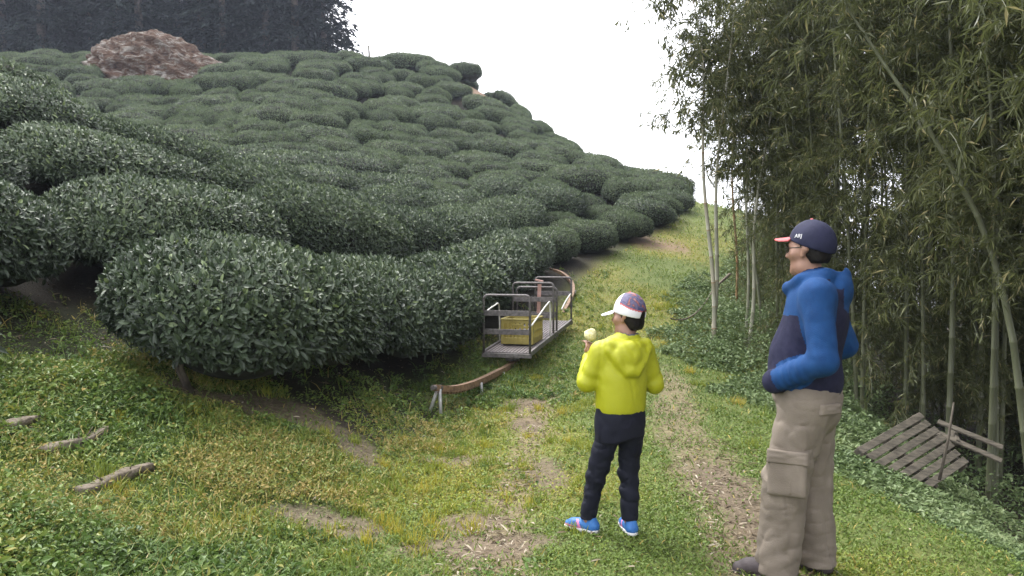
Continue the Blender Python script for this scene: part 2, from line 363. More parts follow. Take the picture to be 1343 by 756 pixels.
def build_cover():
    # fine grass and moss of the path
    parts = []
    x, y = scatter(340000, 2.2, 31, -.75, .8)
    d, l, ye, lu, so, off = cover(x, y); lr = left_of_row(x, y)
    dens = .95*(1-d*.80)*(1-l*.5)*(1-so)*(lr < -.25)*(off < 2.7)*(.35+.65*sstep(-.35, .25, fbm(x*2.2, y*2.2, 0, 55, 3)))*(1-.85*sstep(-1.4, -.7, lr+.3*fbm(x*2, y*2, 0, 45, 3))*(y < 8.2))
    k = R.random(len(x)) < dens; x, y, ye, lu = x[k], y[k], ye[k], lu[k]; n = len(x)
    s = 1+np.maximum(y-4, 0)*.07
    tint = .12+.5*ye*R.random(n)**.7+.30*vnoise(x*.9, y*.9, 0, 5)*.5+R.random(n)*.28-lu*.1
    tint = np.where(R.random(n) < .05, .97, np.clip(tint, 0, .93))
    P = np.stack([x, y, H(x, y)-.003], -1)
    D = rand_dir(n, .35+R.random(n)*1.6); N = np.stack([R.normal(0, .5, n), R.normal(0, .5, n), np.ones(n)], -1)
    v, t, kk = leaves(P, D, N, (.022+.035*R.random(n)**1.5)*s, (.005+.007*R.random(n))*s, 'blade', curl=.15); parts.append((v, t, tint, kk))
    x, y = scatter(1500, 2.4, 16, -.55, .35); d, l, ye, lu, so, off = cover(x, y); lr = left_of_row(x, y)
    k = (R.random(len(x)) < (.15+.85*ye)*(1-.8*d)*(1-.6*l)) & (lr < -1.0) & (off < 2.2) & (np.abs(x-.25-.12*y) > .35); x, y = x[k], y[k]; tt0 = R.normal(.62, .17, len(x)); hg = R.uniform(.03, .085, len(x))
    q = [G(a, b)[:2] for a, b in ((520, 700), (545, 715), (505, 690), (620, 700), (565, 690), (480, 715))]; x = np.concatenate([x, [a for a, _ in q]]); y = np.concatenate([y, [b for _, b in q]]); tt0 = np.concatenate([tt0, np.full(len(q), .86)]); hg = np.concatenate([hg, np.full(len(q), .10)])
    k = np.repeat(np.arange(len(x)), 55); n = len(k); rr_ = np.abs(R.normal(0, .035, n)); a = R.random(n)*6.283; X = x[k]+rr_*np.cos(a)*(1+8*hg[k]); Y = y[k]+rr_*np.sin(a)*(1+8*hg[k])
    D = nrm(np.stack([np.cos(a)*.5+R.normal(0, .3, n), np.sin(a)*.5+R.normal(0, .3, n), 1.0+R.random(n)], -1)); s = 1+np.maximum(Y-4, 0)*.05
    v, t, kk = leaves(np.stack([X, Y, H(X, Y)-.003], -1), D, np.stack([np.cos(a), np.sin(a), np.full(n, .6)], -1), hg[k]*R.uniform(.5, 1.2, n)*s, (.004+.003*R.random(n))*s, 'blade', curl=.3); parts.append((v, t, np.clip(tt0[k]+R.normal(0, .08, n), 0, .93), kk))
    # small round moss/clover leaves lying low
    x, y = scatter(260000, 2.2, 24, -.75, .8)
    d, l, ye, lu, so, off = cover(x, y); lr = left_of_row(x, y)
    k = R.random(len(x)) < (1-d*.85)*(1-l*.65)*(lr < -.3)*(off < 2.7)*(.3+.7*sstep(-.3, .3, fbm(x*1.7, y*1.7, 0, 56, 3))); x, y, ye = x[k], y[k], ye[k]; n = len(x)
    s = 1+np.maximum(y-4, 0)*.07
    P = np.stack([x, y, H(x, y)+.004+.02*R.random(n)], -1); D = rand_dir(n, R.normal(0, .35, n)); N = np.stack([R.normal(0, .45, n), R.normal(0, .45, n), np.ones(n)], -1)
    v, t, kk = leaves(P, D, N, (.012+.016*R.random(n))*s, (.009+.011*R.random(n))*s); parts.append((v, t, np.clip(.18+.55*ye*R.random(n)+R.random(n)*.3-.06, 0, .95), kk))
    cover_obj('grass', parts, M['grass'], 'short yellow green grass and moss on the sloping path')
    # lush weeds: left bank, round the rail, right verge
    parts = []
    x, y = scatter(26000, 2.3, 17, -.80, .12); d, l, ye, lu, so, off = cover(x, y); lr = left_of_row(x, y)
    dens = lu*(1-d)*(lr < -.1)*(.15+.85*sstep(-.25, .2, fbm(x*1.5, y*1.5, 0, 70, 3)))
    dens = np.maximum(dens, .5*(lr < -.35)*(lr > -1.9)*(1-d)*(y > 8))
    dens = dens*(1-.85*sstep(-1.3, -.7, lr+.3*fbm(x*2, y*2, 0, 45, 3))*(y < 8.2))
    dens = np.maximum(dens, .4*(lr > -.2)*(lr < 1.5)*(y < 8)*sstep(-.3, .3, fbm(x*2, y*2, 0, 46, 3)))
    lr = left_of_row(x, y); lr = np.where(lr > -.1, 9, lr)
    dens = np.maximum(dens, .16*(np.abs(off) < 2.2)*(1-d)*sstep(.1, .5, fbm(x*.9, y*.9, 0, 75, 3)))
    CL = [(G(350, 605), 1, .62, .34, .13), (G(280, 625), 1, .4, .25, .08), (G(520, 545), 1, .45, .4, .09), (G(600, 560), 1, .4, .3, .06), (G(100, 520), 1, .5, .3, .12), (G(60, 700), 1, .5, .2, .06)]
    dens = dens*(1-.6*gauss(x, y, -2.2, 4.1, .8, .45))
    for (q, w, rx, ry, hh_) in CL: dens = np.maximum(dens, .95*gauss(x, y, q[0], q[1], rx, ry)*(1-d))
    k = R.random(len(x)) < dens; x, y = x[k], y[k]
    hgt = .05+.16*sstep(-.1, .6, fbm(x*.8, y*.8, 0, 71, 3))
    hgt = np.where(np.abs(x-np.interp(y, PATHY, PATHX)) < 1.2, .035, hgt)
    for (q, w, rx, ry, hh_) in CL: hgt = hgt+hh_*gauss(x, y, q[0], q[1], rx, ry)
    lr = left_of_row(x, y); hgt = np.where((y > 6.6) & (lr > -2.2), np.minimum(hgt, .06+.04*R.random(len(x))), hgt); yk = sstep(-.2, .4, fbm(x*.6, y*.6, 0, 33, 3)+.9*gauss(x, y, -2.1, 4.0, 1.0, .5))
    hgt = hgt*(1-.45*yk)
    k = np.repeat(np.arange(len(x)), 24); n = len(k); hh = hgt[k]
    X = x[k]+R.normal(0, .4, n)*np.maximum(hh, .06)*1.1; Y = y[k]+R.normal(0, .4, n)*np.maximum(hh, .06)*1.1
    z = R.random(n)**.7*hh; P = np.stack([X, Y, H(X, Y)+z], -1)
    s = 1+np.maximum(Y-4, 0)*.05
    D = rand_dir(n, R.normal(.15, .6, n)); N = np.stack([R.normal(0, .7, n), R.normal(0, .7, n), np.ones(n)], -1)
    L = (.012+.036*R.random(n)**2.4)*s*(1-.35*yk[k])
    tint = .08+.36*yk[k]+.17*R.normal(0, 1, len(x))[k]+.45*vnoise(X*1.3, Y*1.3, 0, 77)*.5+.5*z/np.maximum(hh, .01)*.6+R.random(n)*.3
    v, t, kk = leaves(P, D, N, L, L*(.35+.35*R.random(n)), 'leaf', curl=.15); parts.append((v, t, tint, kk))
    k = np.repeat(np.arange(len(x)), 3); k = k[R.random(len(k)) < .7]; n = len(k); X = x[k]+R.normal(0, .05, n); Y = y[k]+R.normal(0, .05, n)
    v, t, kk = leaves(np.stack([X, Y, H(X, Y)-.003], -1), rand_dir(n, .8+2.2*R.random(n)), np.stack([R.normal(0, .5, n), R.normal(0, .5, n), np.ones(n)], -1), (.05+.6*hgt[k]+.05*R.random(n))*(1+np.maximum(Y-4, 0)*.03), .004+.005*R.random(n), 'blade', curl=.25); parts.append((v, t, np.where(R.random(n) < .12, .98, .35+.4*yk[k]+.3*R.random(n)), kk))
    cover_obj('weeds', parts, M['weed'], 'lush green broad leaved weeds between tea rows and path')
    # upright stalky grass on the left bank
    # undergrowth right of the path
    parts = []
    x, y = scatter(30000, 2.4, 27, .14, .95)
    off = x-np.interp(y, PATHY, PATHX)
    g = off+.7*fbm(x*.9, y*.9, 0, 80, 3); lim = np.interp(y, [3, 8, 10, 12, 14, 20, 27], [2.15, 1.9, 1.2, .8, .55, .8, .9])
    k = (g > lim) & (R.random(len(x)) < np.where(x > np.interp(y, [3, 6, 12, 20, 30], [3.1, 3.8, 5.2, 8, 11]), .18, .95)); x, y, g, lim = x[k], y[k], g[k], lim[k]
    hgt = np.clip((g-lim)*.34, .05, .62)*(.5+.8*sstep(-.3, .4, fbm(x*.9, y*.9, 0, 81, 3)))*np.interp(y, [4, 7, 11, 30], [.45, .6, 1.1, 1.1])
    k = np.repeat(np.arange(len(x)), 14); n = len(k); hh = hgt[k]
    X = x[k]+R.normal(0, .5, n)*np.maximum(hh, .08); Y = y[k]+R.normal(0, .5, n)*np.maximum(hh, .08); z = R.random(n)**.6*hh
    P = np.stack([X, Y, H(X, Y)+z], -1); s = 1+np.maximum(Y-5, 0)*.06
    D = rand_dir(n, R.normal(.1, .5, n)); N = np.stack([R.normal(0, .5, n), R.normal(0, .5, n), np.ones(n)], -1)
    L = (.022+.04*R.random(n)**1.4)*s
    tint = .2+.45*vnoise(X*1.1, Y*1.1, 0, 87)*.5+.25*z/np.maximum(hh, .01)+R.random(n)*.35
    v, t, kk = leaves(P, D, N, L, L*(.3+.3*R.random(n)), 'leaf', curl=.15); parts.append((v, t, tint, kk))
    cover_obj('undergrowth', parts, M['under'], 'low leafy undergrowth covering the bank below the bamboo')
    # dead leaves
    parts = []
    x, y = scatter(40000, 2.3, 15, -.75, .8); d, l, ye, lu, so, off = cover(x, y); lr = left_of_row(x, y)
    k = R.random(len(x)) < np.clip(.02+.75*l+.10*d+.25*(off > 2.6)*(1-sstep(3.5, 5, off)), 0, 1)*(lr < .1); k |= (R.random(len(x)) < .30)*(lr > -1.2)*(lr < 2.2)*(y < 9); under = lr > -1.2; under = under[k]; x, y = x[k], y[k]; n = len(x)
    P = np.stack([x, y, H(x, y)+.006+.025*R.random(n)], -1); D = rand_dir(n, R.normal(0, .18, n)); N = np.stack([R.normal(0, .35, n), R.normal(0, .35, n), np.ones(n)], -1)
    L = (.025+.075*R.random(n)**2); v, t, kk = leaves(P, D, N, L, (.006+.010*R.random(n)), 'leaf', curl=.12)
    parts.append((v, t, R.random(n)**np.where(under, 4, 1.6), kk))
    cover_obj('leaf_litter', parts, M['litter'], 'scattered dry straw coloured bamboo leaves on the path')
build_cover()
# ------------------------------------------------------------------ tea bushes
def bush_surface(n, e1=.75, e2=.8, seed=0):
    """unit points and normals on a flattened, undercut mound (x along, y across, z up; z from -1 to 1)"""
    q = nrm(R.normal(0, 1, (n, 3))); q[:, 2] = np.where(q[:, 2] < -.55, -q[:, 2], q[:, 2])
    return q
def superq(q, e):
    m = (np.abs(q)**(2/e)).sum(-1)**(e/2)
    return q/m[:, None]
def shape_bush(q, a, b, h, seed, lump=.07, scale=1.0):
    """q unit sphere directions -> local position on the mound (ground at z=0) and normals"""
    p = superq(q, .72)
    c = h*.47; up = h-c; dn = c-.02*h
    r = np.array([a, b, 1.0])
    z = np.where(p[:, 2] > 0, p[:, 2]*up, p[:, 2]*dn)
    tap = 1-.22*np.clip(-p[:, 2], 0, 1)              # undercut below
    P = np.stack([p[:, 0]*a*tap, p[:, 1]*b*tap, z+c], -1)
    Nn = nrm(np.stack([p[:, 0]/a, p[:, 1]/b, p[:, 2]/(up)], -1))
    d = lump*(fbm(P[:, 0]*1.6+seed*7.3, P[:, 1]*1.6, P[:, 2]*1.6, seed, 3)*1.3)
    return (P+Nn*d[:, None])*1.0, Nn
def body_grid(nu, nv):
    u = np.linspace(0, 2*math.pi, nu, endpoint=False); v = np.linspace(-1.2, math.pi/2, nv)
    U, Vv = np.meshgrid(u, v, indexing='ij')
    q = np.stack([np.cos(U)*np.cos(Vv), np.sin(U)*np.cos(Vv), np.sin(Vv)], -1).reshape(-1, 3)
    i = np.arange(nu*nv).reshape(nu, nv); j = np.roll(i, -1, 0)
    Q = np.stack([i[:, :-1], j[:, :-1], j[:, 1:], i[:, 1:]], -1).reshape(-1, 4)
    return q, Q
def bush_mesh(name, a, b, h, nl, L, W, seed, warp=None, kind='diamond', lump=.07, hue=0.0):
    q, Q = body_grid(28, 12)
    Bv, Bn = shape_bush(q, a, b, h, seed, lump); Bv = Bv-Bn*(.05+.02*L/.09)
    ql = nrm(R.normal(0, 1, (nl, 3))*np.array([1.0, 1.0, 1.0]))
    low = ql[:, 2] < -.35; ql[low, 2] *= -1
    P, N = shape_bush(ql, a, b, h, seed, lump)
    P = P-N*(R.random(nl)**1.5*.11)[:, None]
    up = np.array([0, 0, 1.0])
    rt = nrm(R.normal(0, 1, (nl, 3)))
    side = 1-np.clip(N[:, 2], 0, 1)
    D = N*(.55*R.random(nl))[:, None]+rt*.9+up*(.25-.75*side*R.random(nl))[:, None]
    FN = N+up*.15+R.normal(0, .34, (nl, 3))
    up_ = R.random(nl) < .12; D[up_] += up*1.2
    Ls = L*(.42+.85*R.random(nl))
    v, T, k = leaves(P, D, FN, Ls, Ls*(W/L)*(.8+.4*R.random(nl)), kind, fold=.16, curl=.12)
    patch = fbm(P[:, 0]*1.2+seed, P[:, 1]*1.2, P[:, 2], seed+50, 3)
    tint = .24+hue+.30*N[:, 2]+.22*patch+R.normal(0, .17, nl)  # upward sides tinted lighter: young leaves, plus top light put into the colour
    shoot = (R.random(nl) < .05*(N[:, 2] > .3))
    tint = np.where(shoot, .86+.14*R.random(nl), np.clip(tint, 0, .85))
    V = np.concatenate([Bv, v]); T = T+len(Bv)
    if warp is not None: V = warp(V)
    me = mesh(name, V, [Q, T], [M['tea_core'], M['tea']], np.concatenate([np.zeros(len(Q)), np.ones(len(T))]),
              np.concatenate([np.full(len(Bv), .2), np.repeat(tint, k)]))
    return me
TEA = []                                       # (x, y, heading, a, b) of what stands already
def row_bush(s0, s1, u, b, h, label, nl, L, W, kind='leaf', stems=True, group=None, hue=0):
    ss = np.linspace(s0, s1, 15); ax = rowpt(ss, u); az = H(ax[:, 0], ax[:, 1])
    mid = rowpt((s0+s1)/2, u); z0 = float(H(*mid)); a = np.linalg.norm(ax[-1]-ax[0])/2
    seed = len(TEA)+3
    tg = np.gradient(ax, axis=0); tg = nrm(tg)
    def warp(V):
        f = np.clip((V[:, 0]/a+1)/2, -.2, 1.2)*(len(ss)-1); fi = np.arange(len(ss))
        fc = np.clip(f, 0, len(ss)-1)
        cx = np.interp(fc, fi, ax[:, 0]); cy = np.interp(fc, fi, ax[:, 1]); tx = np.interp(fc, fi, tg[:, 0]); ty = np.interp(fc, fi, tg[:, 1])
        ex = (f-fc)/(len(ss)-1)*2*a
        x = cx-ty*V[:, 1]+tx*ex; y = cy+tx*V[:, 1]+ty*ex
        lat = np.clip(V[:, 1], -b, b); g = np.interp(fc, fi, az); gl = H(x, y)
        g2 = g+np.clip(gl-g, -.55, .55)*.66
        return np.stack([x-mid[0], y-mid[1], g2+V[:, 2]-z0], -1)
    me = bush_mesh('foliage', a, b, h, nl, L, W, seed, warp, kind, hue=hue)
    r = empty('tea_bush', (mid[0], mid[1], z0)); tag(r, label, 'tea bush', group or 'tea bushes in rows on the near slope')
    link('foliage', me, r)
    if stems:
        sts = []
        for k in range(5):
            mb = MB()
            s = s0+(s1-s0)*(.15+.7*R.random()); p = rowpt(s, u+R.normal(0, .12)); zz = float(H(*p)); p0 = np.array([p[0]-mid[0], p[1]-mid[1], zz-z0-.03])
            e = np.array([R.normal(0, .22), R.normal(0, .22), .55*h]); sts.append(p0); m_ = p0+e*.5+R.normal(0, .05, 3)
            mb.tube([p0, m_, p0+e], [.022, .017, .010], 6); mb.build('stem', M['stem'], r, True)
    d = nrm(ax[-1]-ax[0]); TEA.append((mid[0], mid[1], math.atan2(d[1], d[0]), a, b))
    return r
s_of = lambda y: float(np.interp(y, ROW[:, 1], _rs))
# lowest row: A
row_bush(s_of(3.9), s_of(4.9), .75, .42, .55, 'tea bush at the frame edge whose dark sprig pokes over the old planks', 4000, .085, .034)
row_bush(s_of(5.5), s_of(7.7), .15, .86, 1.02, 'large glossy tea bush in front, standing alone above the weedy bank', 34000, .069, .028, hue=-.11)
row_bush(s_of(7.65), s_of(10.1), .25, .78, .95, 'tea bush right behind the big front bush, left of the rail end', 26000, .068, .028, hue=-.11)
row_bush(s_of(9.95), s_of(11.6), .45, .72, .92, 'tea bush just left of the rail cart front frame', 14000, .076, .032, hue=-.11)
row_bush(s_of(11.5), s_of(13.6),   .72, .70, .92, 'tea bush behind the rail cart, beside its far end', 12000, .078, .033, hue=-.11)
row_bush(s_of(13.6), s_of(16.2), .80, .68, .85, 'tea bush where the curved rusty rail disappears', 9000, .082, .036, 'diamond')
ROWS = [  # u, width, height, first s, list of lengths, leaf count per metre, leaf length
 (2.05, .80, 1.02, .6, [2.6, 2.9, 3.0, 2.4, 2.8, 2.4, 2.3], 11500, .064, 'second'),
 (3.8, .66, .88, 1.2, [2.9, 3.1, 2.3, 2.8, 2.2, 2.6, 2.3], 9000, .064, 'third'),
 (5.4, .65, .84, 1.8, [2.7, 2.4, 3.0, 2.3, 2.6, 2.2], 7500, .066, 'fourth'),
 (7.0, .65, .84, 2.2, [2.7, 2.8, 2.9, 2.3, 2.4, 2.2], 6200, .068, 'fifth'),
 (8.6, .65, .84, 3.0, [2.8, 2.6, 2.7, 2.4, 2.2], 5500, .070, 'sixth'),
]
ordn = ['nearest', 'second', 'third', 'fourth', 'fifth', 'sixth', 'seventh']
for (u, b, h, s, lens, npm, L, nm) in ROWS:
    for i, ln in enumerate(lens):
        hh = h*(1+R.normal(0, .07)); far = rowpt(s+ln/2, u)[1]
        lod = min(1, 9/far)**1.0
        lab = {'second': 'tea bush in the second row up from the path, ', 'third': 'tea bush in the third row up from the path, ', 'fourth': 'tea bush in the fourth row up, ', 'fifth': 'tea bush in the fifth row up, ', 'sixth': 'tea bush in the sixth row up, '}[nm]+('nearest of its row' if i == 0 else f'{ordn[i]} from the near end')
        row_bush(s+.04, s+ln-.04, u+R.normal(0, .06), b*(1+R.normal(0, .05)), hh, lab, int(1.25*npm*ln*lod), .92*L/lod**.25, .92*L*.42/lod**.25, 'leaf' if far < 11 else 'diamond', far < 9, hue=R.normal(-.06 if far < 9.5 else .0, .03))
        s += ln+R.uniform(-.02, .2)
# far hillside: shared shapes, each bush an object
def proto_set(n, nl, L, tagn):
    out = []
    for k in range(n):
        a = 1.0*R.uniform(1.25, 1.75); out.append((a, bush_mesh('tea_bush_'+tagn, a, .82*R.uniform(.92, 1.12), R.uniform(.95, 1.12), nl, L, L*.48, 100+k*13+len(tagn), lump=.15, hue=R.normal(.13, .06))))
    return out
PM = proto_set(7, 10000, .072, 'mid'); PF = proto_set(8, 7500, .082, 'far')
def grad(x, y, e=1.2):
    return (hbase(x+e, y)-hbase(x-e, y))/(2*e), (hbase(x, y+e)-hbase(x, y-e))/(2*e)
ROCKC = at(226, 100, 40.0)
def catmull_xy(): return np.array([at(*q)[:2] for q in ((716, 433, 12.0), (733, 418, 12.9), (748, 394, 13.9), (752, 378, 14.8), (746, 366, 15.6), (733, 357, 16.2))])
def hill_bushes():
    acc = [(x, y, t, a, b) for x, y, t, a, b in TEA]; new = []
    cand = 26000
    t = R.uniform(tpx(-60), tpx(945), cand); Y = R.uniform(12, 47, cand); X = t*Y
    lr = left_of_row(X, Y)
    _, _, _, _, soil, _ = cover(X, Y)
    ok = (lr > np.where(Y < 18, .42, .12)) & (soil < .35)
    rl = catmull_xy(); ok &= np.min((X[:, None]-rl[None, :, 0])**2+(Y[:, None]-rl[None, :, 1])**2, 1) > .85**2
    ok &= (((X-ROCKC[0])/3.9)**2+((Y-ROCKC[1]+.5)/2.4)**2 > 1) & ~((np.abs(X-ROCKC[0]-.5) < 2.6) & (Y < ROCKC[1]) & (Y > ROCKC[1]-4.2))
    for (cx, cy, rx, ry), rr in zip(SOIL, (1.25, 1.25, 1.35, .8)): ok &= (((X-cx)/rr)**2+((Y-cy+.35*(Y < cy))/(rr*1.25))**2 > 1)
    pg = G(603, 100); sb = at(608, 80, 43.2); ok &= ((X-pg[0])**2+((Y-pg[1]+.8)/1.6)**2 > 1.1**2) & ((X-sb[0])**2+(Y-sb[1])**2 > 1.7**2)
    ok &= ~((X/Y > tpx(898)) & (Y < 30)) & (lr < 60)
    # seen from the path: the bush top rises over everything nearer along its line of sight
    ys = np.linspace(.15, .97, 40)
    el = ((hbase(X, Y)+1.1-CAMZ)/Y)
    mx = np.max(np.stack([(hbase(X*f, Y*f)-CAMZ+.45)/(Y*f) for f in ys]), 0)
    ok &= el > mx-.012
    X, Y = X[ok], Y[ok]
    g1, g2 = grad(X, Y); th = np.arctan2(-g1, g2)+R.normal(0, .16, len(X))
    th = np.where(np.hypot(g1, g2) < .05, R.normal(0, .4, len(X)), th)
    n = len(X); parts = [(0, .40, 1.10), (.40, .75, .95), (.75, 1, .78)]
    for f0, f1, sc in parts:
        for i in range(int(n*f0), int(n*f1)):
            s = sc*R.uniform(.85, 1.18); a = (.90 if Y[i] > 17 else 1.02)*s*R.uniform(.75, 1.35); b = .58*s
            A = np.array(acc); dx = A[:, 0]-X[i]; dy = A[:, 1]-Y[i]
            def nd(th_, a_, b_):
                c, q = np.cos(th_), np.sin(th_); return ((dx*c+dy*q)/a_)**2+((-dx*q+dy*c)/b_)**2
            m = np.minimum(nd(th[i], a+A[:, 3], b+A[:, 4]), nd(A[:, 2], a+A[:, 3], b+A[:, 4]))
            if m.min() < .86**2: continue
            acc.append((X[i], Y[i], th[i], a, b)); new.append((X[i], Y[i], th[i], a, b))
    return new
HB = hill_bushes()
print('hill bushes', len(HB), len(TEA))
def place_hill():
    items = []
    for (x, y, th, a, b) in HB:
        z = float(hbase(x, y)); P = PM if y < 23 else PF
        pa, me = P[R.integers(len(P))]
        o = link('tea_bush', me); o.location = (x, y, z-.10)
        g1, g2 = grad(x, y); s = b/.80; hz = .45*s+.44
        nv = Vector((-g1*.8, -g2*.8, 1)).normalized()
        fx = Vector((math.cos(th), math.sin(th), 0)); fx = (fx-nv*fx.dot(nv)).normalized(); fy = nv.cross(fx)
        if R.random() < .5: fx = -fx; fy = -fy
        rot = Matrix((fx, fy, nv)).transposed()
        o.rotation_euler = rot.to_euler(); o.scale = (a/pa, s, hz*R.uniform(.88, 1.08))
        px = CX+F*x/y; top = 335-F*(z+1.0-CAMZ)/y
        items.append([o, x, y, z, px, top])
    # labels
    used = set(); px = np.array([i[4] for i in items]); tp = np.array([i[5] for i in items])
    def put(k, lab, grp):
        used.add(k); tag(items[k][0], lab, 'tea bush', grp)
    word = 'first second third fourth fifth sixth seventh eighth ninth tenth eleventh twelfth thirteenth fourteenth fifteenth sixteenth seventeenth eighteenth nineteenth twentieth'.split()
    sky = [k for k in range(len(items)) if px[k] > 455 and not any(tp[j] < tp[k]-2 and abs(px[j]-px[k]) < 14 for j in range(len(items)))]
    sky.sort(key=lambda k: px[k])
    for i, k in enumerate(sky[:20]): put(k, f'{word[i]} tea bush on the hill skyline, counted from the dark conifers down to the path', 'tea bushes along the hill skyline')
    lr = left_of_row([i[1] for i in items], [i[2] for i in items])
    edge = [k for k in range(len(items)) if k not in used and lr[k] < 1.1 and items[k][2] > 15.5]; edge.sort(key=lambda k: items[k][2])
    for i, k in enumerate(edge[:12]): put(k, f'{word[i]} tea bush at the grass path edge, counted uphill from the curved rail', 'tea bushes along the upper path edge')
    for (lx, ly), what in ((ROCKC[:2], 'reddish rock outcrop'), (SOIL[2][:2], 'small bare orange soil patch on the slope'), (SOIL[0][:2], 'eroded soil scar near the summit')):
        near = sorted((math.hypot(items[k][1]-lx, items[k][2]-ly), k) for k in range(len(items)) if k not in used)[:4]
        for i, (_, k) in enumerate(near): put(k, f'{["closest", "second closest", "third closest", "fourth closest"][i]} tea bush to the {what}', 'tea bushes around bare patches of the hill')
    for k in range(len(items)):
        if k in used: continue
        y = items[k][2]
        if y > 34: put(k, 'small pale green tea bush among many alike on the upper hillside', 'tea bushes on the upper hillside')
        elif y > 24: put(k, 'rounded tea bush among many alike on the middle of the far hillside', 'tea bushes on the middle hillside')
        else: put(k, 'rounded tea bush among many alike in the hollow below the far hill', 'tea bushes on the lower hillside')
place_hill()
#@@REST
# ------------------------------------------------------------------ rock outcrop
def build_rock():
    n1, n2 = 240, 120
    u = np.linspace(0, 2*math.pi, n1, endpoint=False); v = np.linspace(-.35, math.pi/2, n2)
    U, V = np.meshgrid(u, v, indexing='ij'); q = np.stack([np.cos(U)*np.cos(V), np.sin(U)*np.cos(V), np.sin(V)], -1).reshape(-1, 3)
    q = superq(q, .9)
    P = q*np.array([3.7, 2.1, 2.5]); P[:, 0] += P[:, 2]*-.22
    P[:, 2] -= np.clip(P[:, 0], 0, 5)*.28*np.clip(q[:, 2], 0, 1)
    w = P.copy(); w[:, 0] += .5*fbm(P[:, 0], P[:, 1], P[:, 2], 5, 3)
    s = w[:, 2]*1.5+w[:, 0]*.55                               # tilted bedding
    ridge = 1-np.abs(fbm(w[:, 0]*.8, w[:, 1]*.8, s, 91, 4))*2.2
    d = .42*fbm(P[:, 0]*.6, P[:, 1]*.6, P[:, 2]*.6, 90, 3)+.30*ridge+.10*vnoise(w[:, 0]*.7, w[:, 1]*.7, s*3.2, 92)+.10*(1-np.abs(fbm(w[:, 0]*1.2, w[:, 1]*1.2, s*1.4, 97, 3))*3)-.12*np.clip(1-np.abs(vnoise(w[:, 0]*1.1, w[:, 1]*1.1, s*2.2, 99))*7, 0, 1)+.04*fbm(P[:, 0]*6, P[:, 1]*6, P[:, 2]*6, 95, 3)
    P = P+nrm(q)*d[:, None]
    i = np.arange(n1*n2).reshape(n1, n2); j = np.roll(i, -1, 0)
    Q = np.stack([i[:, :-1], j[:, :-1], j[:, 1:], i[:, 1:]], -1).reshape(-1, 4)
    m, nt, b = newmat('weathered reddish rock')
    tc = nt.nodes.new('ShaderNodeTexCoord'); mp = nt.nodes.new('ShaderNodeMapping'); mp.inputs['Scale'].default_value = (1, 1, 2.4); mp.inputs['Rotation'].default_value = (0, rad(20), 0)
    nt.links.new(tc.outputs['Object'], mp.inputs[0])
    n = nt.nodes.new('ShaderNodeTexNoise'); n.inputs['Scale'].default_value = 2.3; n.inputs['Detail'].default_value = 10; n.inputs['Roughness'].default_value = .72; n.inputs['Distortion'].default_value = .6
    nt.links.new(mp.outputs[0], n.inputs['Vector'])
    r = ramp(nt, [(.33, (.012, .009, .008)), (.41, (.050, .028, .019)), (.48, (.095, .058, .040)), (.54, (.125, .105, .088)), (.64, (.29, .268, .24))])
    nt.links.new(n.outputs[0], r.inputs[0]); nt.links.new(r.outputs[0], b.inputs['Base Color']); b.inputs['Roughness'].default_value = .95; b.inputs['Specular IOR Level'].default_value = .1
    bp = nt.nodes.new('ShaderNodeBump'); bp.inputs['Strength'].default_value = .8; bp.inputs['Distance'].default_value = .2; nt.links.new(n.outputs[0], bp.inputs['Height']); nt.links.new(bp.outputs[0], b.inputs['Normal'])
    z = float(hbase(ROCKC[0], ROCKC[1]-1))
    o = link('rock_outcrop', mesh('rock_outcrop', P, Q, [m], smooth=True), None, (ROCKC[0], ROCKC[1], z-.45))
    tag(o, 'large reddish brown rock outcrop with pale lichen patches on the hill', 'rock')
build_rock()
# ------------------------------------------------------------------ rail, cart, crate
M['rust'] = plain_mat('rusty rail steel', (.11, .065, .04), (.27, .17, .105), .75, 22, .4, .3, 90)
M['steel'] = plain_mat('weathered grey steel', (.075, .068, .066), (.17, .155, .15), .6, 30, .5, .2, 120, .35)
M['floor'] = plain_mat('dull deck mesh', (.10, .085, .085), (.20, .175, .175), .65, 40, .5, .2, 120, .3)
M['galv'] = plain_mat('galvanised pipe', (.26, .26, .25), (.42, .42, .41), .5, 25, .5, 0, 60, .4)
M['pale'] = plain_mat('pale painted rod', (.45, .44, .42), (.62, .61, .58), .5, 20)
M['pinkrust'] = plain_mat('faded red lever', (.30, .16, .13), (.45, .28, .24), .6, 20)
M['yellow'] = plain_mat('yellow crate plastic', (.26, .215, .055), (.35, .29, .085), .5, 9, .4)
def catmull(P, n=8):
    P = np.asarray(P, float); Q = np.concatenate([2*P[:1]-P[1:2], P, 2*P[-1:]-P[-2:-1]]); out = []
    for i in range(1, len(Q)-2):
        for k in range(n):
            t = k/n; a, b, c, d = Q[i-1], Q[i], Q[i+1], Q[i+2]
            out.append(.5*((2*b)+(c-a)*t+(2*a-5*b+4*c-d)*t*t+(3*b-a-3*c+d)*t**3))
    out.append(P[-1]); return np.array(out)
RAIL = np.array([at(571, 509, 7.6), at(596, 510, 7.9), at(622, 503, 8.35), at(648, 491, 9.0), at(668, 480, 9.6), at(692, 458, 10.7), at(716, 433, 12.0), at(733, 418, 12.9), at(748, 394, 13.9), at(752, 378, 14.8), at(746, 366, 15.6), at(733, 357, 16.2), at(712, 352, 16.8)])
